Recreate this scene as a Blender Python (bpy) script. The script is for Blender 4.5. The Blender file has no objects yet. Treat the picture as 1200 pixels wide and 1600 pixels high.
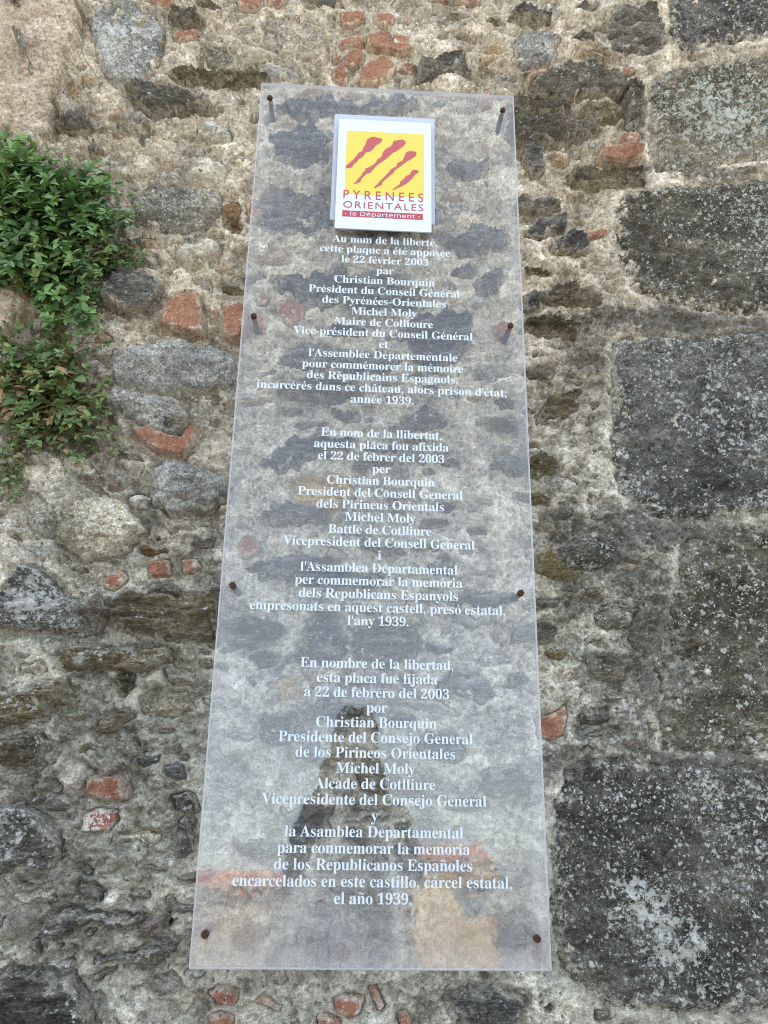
import bpy, bmesh, math, random
import numpy as np
from mathutils import Vector, Matrix

random.seed(7)
rng = np.random.default_rng(7)
S = bpy.context.scene
COL = S.collection

# ------------------------------------------------------------------ camera, sky, sun, exposure
# The wall frame: x along the wall, y into the wall, z up the wall; its origin is the top left corner of the plaque.
# The old wall leans back (batter), so the whole frame is tilted about x.
BATTER = math.radians(12)
CAM_R = np.array([[0.99866423, -0.01638708, -0.04900227],
                  [0.03041351, 0.95310991, 0.30109222],
                  [0.04177053, -0.30218036, 0.95233516]])
CAM_P = np.array([0.24373845, 1.51052753, -1.43475388])       # x right, y down, z into the wall
FPX = 1200.0
EYE = 1.55
cam_local = Vector((CAM_P[0], CAM_P[2], -CAM_P[1]))
TILT = Matrix.Rotation(-BATTER, 4, 'X')
off = TILT @ cam_local
WALL_M = Matrix.Translation(Vector((-off.x, -off.y, EYE - off.z))) @ TILT   # camera stands at x=0, y=0, z=EYE

def L2W(p): return WALL_M @ Vector(p)

cd = bpy.data.cameras.new('camera')
cam = bpy.data.objects.new('camera', cd); COL.objects.link(cam)
cd.sensor_fit = 'VERTICAL'; cd.sensor_height = 36; cd.lens = 36 * FPX / 1600
cd.clip_start = 0.02; cd.clip_end = 2000
def c2l(v): return Vector((v[0], v[2], -v[1]))
rot = Matrix((c2l(CAM_R[0]), -c2l(CAM_R[1]), -c2l(CAM_R[2]))).transposed().to_4x4()
cam.matrix_world = WALL_M @ Matrix.Translation(cam_local) @ rot
S.camera = cam

SUN_EL, SUN_AZ = math.radians(52), math.radians(14)            # the sun stands behind the wall: the wall is in open shade
w = bpy.data.worlds.new('World'); S.world = w; w.use_nodes = True
wt = w.node_tree; bg = wt.nodes['Background']
sky = wt.nodes.new('ShaderNodeTexSky'); sky.sky_type = 'NISHITA'; sky.sun_disc = False
sky.sun_elevation = SUN_EL; sky.sun_rotation = SUN_AZ
sky.dust_density = 3.0; sky.ozone_density = 0.6; sky.air_density = 1.0
hs = wt.nodes.new('ShaderNodeHueSaturation'); hs.inputs['Saturation'].default_value = 0.55; hs.inputs['Hue'].default_value = 0.49
wt.links.new(sky.outputs[0], hs.inputs['Color']); wt.links.new(hs.outputs[0], bg.inputs['Color'])
bg.inputs['Strength'].default_value = 0.15
sd_ = bpy.data.lights.new('sun', 'SUN'); sd_.energy = 4.8; sd_.angle = math.radians(0.5); sd_.color = (1, .95, .87)
sun = bpy.data.objects.new('sun', sd_); COL.objects.link(sun)
to_sun = Vector((math.sin(SUN_AZ) * math.cos(SUN_EL), math.cos(SUN_AZ) * math.cos(SUN_EL), math.sin(SUN_EL)))
sun.rotation_euler = to_sun.to_track_quat('Z', 'Y').to_euler(); sun.location = (0, 8, 14)
S.view_settings.view_transform = 'Standard'; S.view_settings.look = 'None'
S.view_settings.gamma = 1.0; S.view_settings.use_curve_mapping = False
S.view_settings.exposure = 2.42
S.render.engine = 'CYCLES'
S.cycles.max_bounces = 14; S.cycles.transmission_bounces = 12; S.cycles.diffuse_bounces = 4
S.cycles.use_denoising = True; S.cycles.denoiser = "OPENIMAGEDENOISE"; S.cycles.denoising_input_passes = "RGB_ALBEDO_NORMAL"; S.cycles.denoising_prefilter = "NONE"; S.cycles.filter_width = 1.05; S.cycles.adaptive_threshold = .006

# ------------------------------------------------------------------ photo pixel -> point of the wall frame
def px(u, v, depth=0.06):
    d = CAM_R.T @ np.array([(u - 600) / FPX, (v - 800) / FPX, 1.0])
    s = (depth - CAM_P[2]) / d[2]
    q = CAM_P + s * d
    return q[0], -q[1]
def pxs(pts, depth=0.06): return np.array([px(u, v, depth) for u, v in pts])

# ------------------------------------------------------------------ noise
_perm = rng.permutation(512); _ang = rng.random(512) * 2 * np.pi
_gx, _gy = np.cos(_ang), np.sin(_ang)
def perlin(x, y):
    xi = np.floor(x).astype(int); yi = np.floor(y).astype(int)
    xf, yf = x - xi, y - yi
    u = xf * xf * xf * (xf * (xf * 6 - 15) + 10); v = yf * yf * yf * (yf * (yf * 6 - 15) + 10)
    def g(ix, iy, dx, dy):
        h = _perm[(_perm[ix & 511] + iy) & 511]
        return _gx[h] * dx + _gy[h] * dy
    a = g(xi, yi, xf, yf); b = g(xi + 1, yi, xf - 1, yf)
    c = g(xi, yi + 1, xf, yf - 1); d = g(xi + 1, yi + 1, xf - 1, yf - 1)
    return ((a * (1 - u) + b * u) * (1 - v) + (c * (1 - u) + d * u) * v) * 1.45
def fbm(x, y, f, octv=4, gain=0.5, ox=0.0):
    s = np.zeros_like(x); a = 1.0
    for k in range(octv):
        s += a * perlin(x * f + 17.3 * k + ox, y * f - 9.1 * k + ox * 1.7); f *= 2.03; a *= gain
    return s
def worley(x, y, seed=0):
    """nearest and second nearest jittered cell centres, and a random number of the nearest cell"""
    xi = np.floor(x).astype(int); yi = np.floor(y).astype(int)
    f1 = np.full(x.shape, 9.0); f2 = np.full(x.shape, 9.0); rid = np.zeros(x.shape)
    for dx in (-1, 0, 1):
        for dy in (-1, 0, 1):
            cx, cy = xi + dx, yi + dy
            h = _perm[(_perm[(cx + seed) & 511] + cy) & 511]
            px_ = cx + .5 + .8 * (_ang[h] / 6.2832 - .5); py_ = cy + .5 + .8 * (_ang[(h + 131) & 511] / 6.2832 - .5)
            d = np.hypot(x - px_, y - py_)
            m = d < f1
            f2 = np.where(m, f1, np.minimum(f2, d)); rid = np.where(m, _ang[(h + 57) & 511] / 6.2832, rid); f1 = np.where(m, d, f1)
    return f1, f2, rid
def smooth(t):
    t = np.clip(t, 0, 1); return t * t * (3 - 2 * t)
def sdf(P, X, Z):                      # signed distance to a polygon, positive inside
    d2 = np.full(X.shape, 1e9); inside = np.zeros(X.shape, bool)
    n = len(P)
    for i in range(n):
        ax, az = P[i]; bx, bz = P[(i + 1) % n]
        ex, ez = bx - ax, bz - az
        t = np.clip(((X - ax) * ex + (Z - az) * ez) / (ex * ex + ez * ez + 1e-12), 0, 1)
        d2 = np.minimum(d2, (X - ax - t * ex) ** 2 + (Z - az - t * ez) ** 2)
        if abs(ez) > 1e-12:
            c = ((az > Z) != (bz > Z)) & (X < ax + (Z - az) * ex / ez)
            inside ^= c
    return np.where(inside, 1, -1) * np.sqrt(d2)

# ------------------------------------------------------------------ material helper
class NT:
    def __init__(s, name):
        s.m = bpy.data.materials.new(name); s.m.use_nodes = True
        s.t = s.m.node_tree; s.t.nodes.clear()
        s.out = s.t.nodes.new('ShaderNodeOutputMaterial')
    def n(s, k, **kw):
        o = s.t.nodes.new(k)
        for a, b in kw.items(): setattr(o, a, b)
        return o
    def put(s, sock, v):
        if isinstance(v, bpy.types.NodeSocket): s.t.links.new(v, sock)
        elif isinstance(v, (tuple, list)) and sock.type == 'RGBA': sock.default_value = (*v[:3], 1)
        elif isinstance(v, (tuple, list)): sock.default_value = v
        elif sock.type == 'RGBA': sock.default_value = (v, v, v, 1)
        else: sock.default_value = v
    def co(s): return s.n('ShaderNodeTexCoord').outputs['Object']
    def map(s, v, sc=(1, 1, 1), rot=(0, 0, 0), loc=(0, 0, 0)):
        o = s.n('ShaderNodeMapping'); s.put(o.inputs[0], v)
        o.inputs['Scale'].default_value = sc; o.inputs['Rotation'].default_value = rot; o.inputs['Location'].default_value = loc
        return o.outputs[0]
    def noise(s, v, sc, det=5, rough=.6, dist=0):
        o = s.n('ShaderNodeTexNoise'); s.put(o.inputs['Vector'], v)
        o.inputs['Scale'].default_value = sc; o.inputs['Detail'].default_value = det
        o.inputs['Roughness'].default_value = rough; o.inputs['Distortion'].default_value = dist
        return o.outputs['Fac']
    def vor(s, v, sc, feat='F1', rnd=1.0):
        o = s.n('ShaderNodeTexVoronoi', feature=feat); s.put(o.inputs['Vector'], v)
        o.inputs['Scale'].default_value = sc; o.inputs['Randomness'].default_value = rnd
        return o
    def ramp(s, f, stops, mode='LINEAR'):
        o = s.n('ShaderNodeValToRGB'); o.color_ramp.interpolation = mode
        e = o.color_ramp.elements
        while len(e) < len(stops): e.new(.5)
        for k, (p, c) in zip(e, stops):
            k.position = p; k.color = (*c, 1) if isinstance(c, (tuple, list)) else (c, c, c, 1)
        s.put(o.inputs[0], f); return o.outputs[0]
    def mix(s, f, a, b, mode='MIX'):
        o = s.n('ShaderNodeMix', data_type='RGBA', blend_type=mode)
        s.put(o.inputs[0], f); s.put(o.inputs[6], a); s.put(o.inputs[7], b); return o.outputs[2]
    def ma(s, op, a, b=0.0, c=None, clamp=False):
        o = s.n('ShaderNodeMath', operation=op, use_clamp=clamp)
        s.put(o.inputs[0], a); s.put(o.inputs[1], b)
        if c is not None: s.put(o.inputs[2], c)
        return o.outputs[0]
    def mr(s, v, a, b, c=0.0, d=1.0):
        o = s.n('ShaderNodeMapRange'); s.put(o.inputs[0], v)
        for i, q in enumerate((a, b, c, d)): s.put(o.inputs[1 + i], q)
        return o.outputs[0]
    def mul(s, c, f):
        o = s.n('ShaderNodeVectorMath', operation='SCALE'); s.put(o.inputs[0], c); s.put(o.inputs['Scale'], f); return o.outputs[0]
    def attr(s, name): return s.n('ShaderNodeAttribute', attribute_name=name).outputs['Fac']
    def vcol(s, name): return s.n('ShaderNodeAttribute', attribute_name=name).outputs['Color']
    def z(s, v):
        o = s.n('ShaderNodeSeparateXYZ'); s.put(o.inputs[0], v); return o.outputs[2]
    def xyz(s, v):
        o = s.n('ShaderNodeSeparateXYZ'); s.put(o.inputs[0], v); return o.outputs
    def bsdf(s, col, rough=.9, bump=None, bs=.5, bd=.004, spec=.25):
        o = s.n('ShaderNodeBsdfPrincipled'); s.put(o.inputs['Base Color'], col); s.put(o.inputs['Roughness'], rough)
        o.inputs['Specular IOR Level'].default_value = spec
        if bump is not None:
            b = s.n('ShaderNodeBump'); b.inputs['Strength'].default_value = bs; b.inputs['Distance'].default_value = bd
            s.put(b.inputs['Height'], bump); s.t.links.new(b.outputs[0], o.inputs['Normal'])
        s.t.links.new(o.outputs[0], s.out.inputs[0]); return o

def lichen_mask(N, v, dens):
    """crusty lichen: ragged patches and round specks where the density attribute is high"""
    nz = N.noise(v, 60, 6, .72)
    patch = N.mr(N.ma('ADD', nz, N.ma('MULTIPLY', dens, .36)), .76, .82)
    big = N.noise(v, 9, 3, .5)
    wn = N.n('ShaderNodeTexNoise'); N.put(wn.inputs['Vector'], v); wn.inputs['Scale'].default_value = 140; wn.inputs['Detail'].default_value = 3
    sb = N.n('ShaderNodeVectorMath', operation='SUBTRACT'); N.put(sb.inputs[0], wn.outputs['Color']); sb.inputs[1].default_value = (.5, .5, .5)
    ml = N.n('ShaderNodeVectorMath', operation='MULTIPLY_ADD'); N.put(ml.inputs[0], sb.outputs[0]); ml.inputs[1].default_value = (.011, .011, .011); N.put(ml.inputs[2], v)
    v = ml.outputs[0]
    dd = N.ma('MULTIPLY', dens, N.mr(big, .36, .62, .10, 1.5))
    tot = patch
    for sc, k in ((62, .36), (110, .42), (190, .44)):
        vo = N.vor(v, sc)
        cell = N.xyz(vo.outputs['Color'])
        on = N.ma('LESS_THAN', cell[0], N.ma('MULTIPLY', dd, .8))
        wob = N.ma('ADD', vo.outputs['Distance'], N.mr(N.noise(v, sc * 3.2, 3, .6), 0, 1, -.3, .3))
        spot = N.mr(wob, N.ma('MULTIPLY', cell[1], k), N.ma('ADD', N.ma('MULTIPLY', cell[1], k), .1), 1, 0)
        tot = N.ma('MAXIMUM', tot, N.ma('MULTIPLY', on, spot))
    return tot

def mortar_colour(N, v):
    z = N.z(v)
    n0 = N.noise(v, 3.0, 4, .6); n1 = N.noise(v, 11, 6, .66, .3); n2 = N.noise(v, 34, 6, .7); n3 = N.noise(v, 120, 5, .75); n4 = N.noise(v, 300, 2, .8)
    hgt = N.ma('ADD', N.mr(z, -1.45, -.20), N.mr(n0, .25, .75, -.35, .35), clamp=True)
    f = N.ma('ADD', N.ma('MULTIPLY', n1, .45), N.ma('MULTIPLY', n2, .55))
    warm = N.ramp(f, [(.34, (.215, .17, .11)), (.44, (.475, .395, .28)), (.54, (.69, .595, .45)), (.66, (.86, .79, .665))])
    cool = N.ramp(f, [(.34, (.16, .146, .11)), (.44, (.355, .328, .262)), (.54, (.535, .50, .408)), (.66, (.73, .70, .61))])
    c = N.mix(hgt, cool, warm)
    c = N.mix(N.attr('warm'), c, N.ramp(f, [(.34, (.27, .195, .12)), (.46, (.50, .385, .26)), (.56, (.66, .53, .385)), (.68, (.78, .67, .52))]))
    rk = N.attr('rock'); vr = N.map(v, (1, 1, 3.2), (0, .15, 0))
    rn = N.ma('ADD', N.ma('MULTIPLY', N.noise(vr, 22, 6, .66, .4), .6), N.ma('MULTIPLY', n2, .4))
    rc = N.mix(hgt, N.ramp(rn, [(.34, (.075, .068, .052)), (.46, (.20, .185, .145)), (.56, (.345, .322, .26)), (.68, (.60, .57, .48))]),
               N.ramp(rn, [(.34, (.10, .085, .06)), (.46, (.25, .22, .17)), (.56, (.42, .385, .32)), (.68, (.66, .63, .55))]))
    c = N.mix(N.mr(N.ma('ADD', rk, N.mr(n2, .3, .7, -.3, .3)), .25, .55, 0, .9), c, rc)
    # lime-white bloom, sand grains, grit and dark pits
    bl = N.mr(N.noise(N.map(v, (1, 1, 1), loc=(3, 1, 7)), 17, 7, .72), .56, .72)
    c = N.mix(N.ma('MULTIPLY', bl, .38), c, (.66, .62, .53))
    cs = N.mr(N.noise(v, 5, 3, .5), .38, .62)
    c = N.mix(cs, N.mul(c, N.mr(n3, .30, .70, .66, 1.36)), N.mul(c, N.mr(n3, .30, .70, .42, 1.62))); tn = N.attr('tone')
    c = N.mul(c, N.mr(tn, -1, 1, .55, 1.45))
    c = N.mul(c, N.mr(n4, .25, .75, .66, 1.34))
    vo = N.vor(v, 95); cell = N.xyz(vo.outputs['Color'])
    grit = N.ma('MULTIPLY', N.ma('LESS_THAN', cell[0], .16), N.mr(vo.outputs['Distance'], .22, .36, 1, 0))
    c = N.mix(N.ma('MULTIPLY', grit, .7), c, N.ramp(cell[1], [(0, (.08, .07, .06)), (.5, (.33, .27, .20)), (1, (.72, .68, .60))]))
    dk = N.attr('dark')
    dm = N.mr(N.ma('ADD', N.noise(v, 42, 7, .78), N.ma('MULTIPLY', dk, .46)), .60, .80)
    c = N.mix(N.ma('MULTIPLY', dm, .8), c, N.ramp(n3, [(.3, (.035, .034, .03)), (.7, (.17, .16, .135))]))
    wh = lichen_mask(N, v, N.attr('lichen'))
    c = N.mix(N.ma('MULTIPLY', wh, .75), c, N.ramp(n3, [(.3, (.40, .41, .36)), (.7, (.74, .74, .68))]))
    return c, (n2, n3, n4)

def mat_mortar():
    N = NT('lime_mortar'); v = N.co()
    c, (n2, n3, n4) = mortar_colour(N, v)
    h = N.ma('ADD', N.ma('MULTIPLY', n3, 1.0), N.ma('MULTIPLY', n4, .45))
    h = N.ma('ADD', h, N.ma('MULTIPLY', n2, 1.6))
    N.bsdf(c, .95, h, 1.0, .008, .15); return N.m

def mat_stone(name, dark, mid, light, lam=1.0, grain=.6, lich=(.74, .735, .67), rough=.85, bump=.006, edge=.55, tintv=.35, smsc=30):
    """a stone: base tones from stretched noise, grain, lichen, lime smears from the bed joints"""
    N = NT(name); v = N.co()
    tint = N.attr('tint')
    vs = N.map(v, (1, 1, lam), (0, .12, 0)) if lam != 1 else v
    n1 = N.noise(vs, 11, 6, .6, .4); n2 = N.noise(vs, 55, 7, .68); n3 = N.noise(v, 190, 4, .75)
    f = N.ma('ADD', N.ma('MULTIPLY', n1, .5), N.ma('MULTIPLY', n2, .5))
    c = N.ramp(f, [(.34, dark), (.5, mid), (.66, light)])
    n4 = N.noise(v, 320, 2, .8)
    c = N.mul(c, N.mr(n3, .30, .70, 1 - grain * .75, 1 + grain * .85))
    c = N.mul(c, N.mr(n4, .25, .75, 1 - grain * .45, 1 + grain * .45))
    c = N.mul(c, N.mr(tint, 0, 1, 1 - tintv, 1 + tintv * .6)); c = N.mul(c, N.mr(N.noise(v, 6.5, 5, .62), .3, .7, .55, 1.6))
    ht = N.n('ShaderNodeHueSaturation'); N.put(ht.inputs['Color'], c)
    wn = N.n('ShaderNodeTexWhiteNoise', noise_dimensions='1D'); N.put(wn.inputs['W'], N.ma('MULTIPLY', tint, 91.7))
    N.put(ht.inputs['Saturation'], N.mr(wn.outputs['Value'], 0, 1, .45, 1.5)); c = ht.outputs[0]
    # lime smeared over from the joints, strongest near the stone's edge
    e = N.attr('edge')
    sm = N.mr(N.ma('ADD', N.noise(v, smsc, 7, .76), N.ma('MULTIPLY', e, .22)), .60, .72)
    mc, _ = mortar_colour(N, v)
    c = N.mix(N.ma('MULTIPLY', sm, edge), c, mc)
    lm = lichen_mask(N, v, N.attr('lichen'))
    ln = N.noise(v, 260, 3, .7)
    c = N.mix(N.ma('MULTIPLY', lm, N.mr(N.noise(v, 18, 4, .6), .35, .65, .62, .96)), c, N.mix(ln, tuple(.55 * q for q in lich), tuple(1.25 * q for q in lich)))
    h = N.ma('ADD', N.ma('MULTIPLY', n2, 1.5), N.ma('MULTIPLY', n3, .5))
    h = N.ma('ADD', h, N.ma('MULTIPLY', lm, .35))
    N.bsdf(c, rough, h, 1.0, bump, .25); return N.m

def mat_brick():
    N = NT('red_brick'); v = N.co(); tint = N.attr('tint')
    n1 = N.noise(v, 22, 5, .6); n2 = N.noise(v, 120, 5, .75); n3 = N.noise(v, 300, 2, .7)
    c = N.ramp(n1, [(.3, (.16, .068, .044)), (.5, (.26, .115, .076)), (.7, (.37, .20, .135))])
    c = N.mix(N.ma('MULTIPLY', tint, .7), c, (.34, .18, .10))
    c = N.mul(c, N.mr(n2, .3, .7, .55, 1.4)); c = N.mul(c, N.mr(n3, .3, .7, .75, 1.25))
    e = N.attr('edge')
    sm = N.mr(N.ma('ADD', N.noise(v, 40, 7, .74), N.ma('MULTIPLY', e, .26)), .60, .74)
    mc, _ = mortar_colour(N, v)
    c = N.mix(N.ma('MULTIPLY', sm, .7), c, mc)
    wh = N.ma('LESS_THAN', N.vor(v, 110).outputs['Distance'], .17)
    c = N.mix(N.ma('MULTIPLY', wh, .55), c, (.5, .44, .36))
    lm = lichen_mask(N, v, N.attr('lichen'))
    c = N.mix(N.ma('MULTIPLY', lm, .9), c, (.55, .53, .48))
    N.bsdf(c, .92, N.ma('ADD', n2, N.ma('MULTIPLY', n1, 1.2)), .9, .005, .2); return N.m

M_MORTAR = mat_mortar()
M_S = mat_stone('grey_green_schist', (.052, .044, .028), (.185, .158, .106), (.41, .36, .26), 9.0)
M_D = mat_stone('dark_slate', (.034, .032, .028), (.125, .116, .102), (.31, .29, .252), 6.0, edge=.7)
M_L = mat_stone('grey_limestone', (.15, .135, .10), (.32, .295, .235), (.55, .52, .435), 1.7, .95, edge=.95)
M_W = mat_stone('pale_pebble', (.34, .305, .24), (.53, .49, .40), (.70, .67, .58), 1.3, .6, edge=.8)
M_T = mat_stone('tan_sandstone', (.21, .155, .092), (.40, .31, .20), (.58, .48, .34), 1.6, .7, edge=.9)
M_A = mat_stone('dark_ashlar', (.029, .0265, .021), (.077, .070, .056), (.19, .174, .138), 1.9, 1.0, (.62, .62, .55), .9, .006, .95, .25, 52)
M_G = mat_stone('brownish_ashlar', (.085, .073, .052), (.185, .16, .115), (.35, .31, .235), 1.6, 1.0, (.62, .63, .53), .9, .006, .95, .25, 52)
M_R = mat_stone('brown_schist', (.06, .038, .022), (.19, .125, .075), (.37, .26, .165), 9.0)
M_B = mat_brick()
M_RENDER = M_MORTAR

# ------------------------------------------------------------------ objects helpers
def tag(o, label=None, cat=None, group=None, kind=None):
    if label: o['label'] = label
    if cat: o['category'] = cat
    if group: o['group'] = group
    if kind: o['kind'] = kind
    return o
def empty(name, matrix=None):
    o = bpy.data.objects.new(name, None); COL.objects.link(o)
    o.empty_display_size = .1
    if matrix is not None: o.matrix_world = matrix
    return o
def link(name, me, mat=None, parent=None):
    o = bpy.data.objects.new(name, me); COL.objects.link(o)
    if mat is not None:
        for m in (mat if isinstance(mat, (list, tuple)) else [mat]): me.materials.append(m)
    if parent is not None: o.parent = parent
    return o
def mesh_np(name, V, Q, sm=True):
    me = bpy.data.meshes.new(name)
    V = np.asarray(V, np.float32); Q = np.asarray(Q, np.int32)
    me.vertices.add(len(V)); me.vertices.foreach_set('co', V.ravel())
    k = Q.shape[1]
    me.loops.add(Q.size); me.loops.foreach_set('vertex_index', Q.ravel())
    me.polygons.add(len(Q)); me.polygons.foreach_set('loop_start', np.arange(0, Q.size, k, dtype=np.int32))
    me.update(calc_edges=True); me.validate()
    if sm: me.polygons.foreach_set('use_smooth', np.ones(len(me.polygons), bool))
    return me
def fattr(me, name, a):
    at = me.attributes.new(name, 'FLOAT', 'POINT'); at.data.foreach_set('value', np.asarray(a, np.float32))
def bm_mesh(name, bm, sm=False):
    me = bpy.data.meshes.new(name); bm.to_mesh(me); bm.free()
    if sm: me.polygons.foreach_set('use_smooth', [True] * len(me.polygons))
    return me
def box(bm, a, b):
    r = bmesh.ops.create_cube(bm, size=1)
    for v in r['verts']:
        v.co = Vector([(a[i] + b[i]) / 2 + v.co[i] * (b[i] - a[i]) for i in range(3)])
    return r['verts']
def tube(bm, pts, radii, seg=8):
    rings = []
    for i, p in enumerate(pts):
        d = (Vector(pts[min(i + 1, len(pts) - 1)]) - Vector(pts[max(i - 1, 0)])).normalized()
        a = d.orthogonal().normalized(); b = d.cross(a)
        if rings:
            a = (pa - d * pa.dot(d)).normalized(); b = d.cross(a)
        pa = a
        r = radii[i] if hasattr(radii, '__len__') else radii
        rings.append([bm.verts.new(Vector(p) + (a * math.cos(t) + b * math.sin(t)) * r)
                      for t in [2 * math.pi * k / seg for k in range(seg)]])
    for A, B in zip(rings, rings[1:]):
        for k in range(seg): bm.faces.new((A[k], A[(k + 1) % seg], B[(k + 1) % seg], B[k]))
    bm.faces.new(rings[0][::-1]); bm.faces.new(rings[-1])

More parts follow.
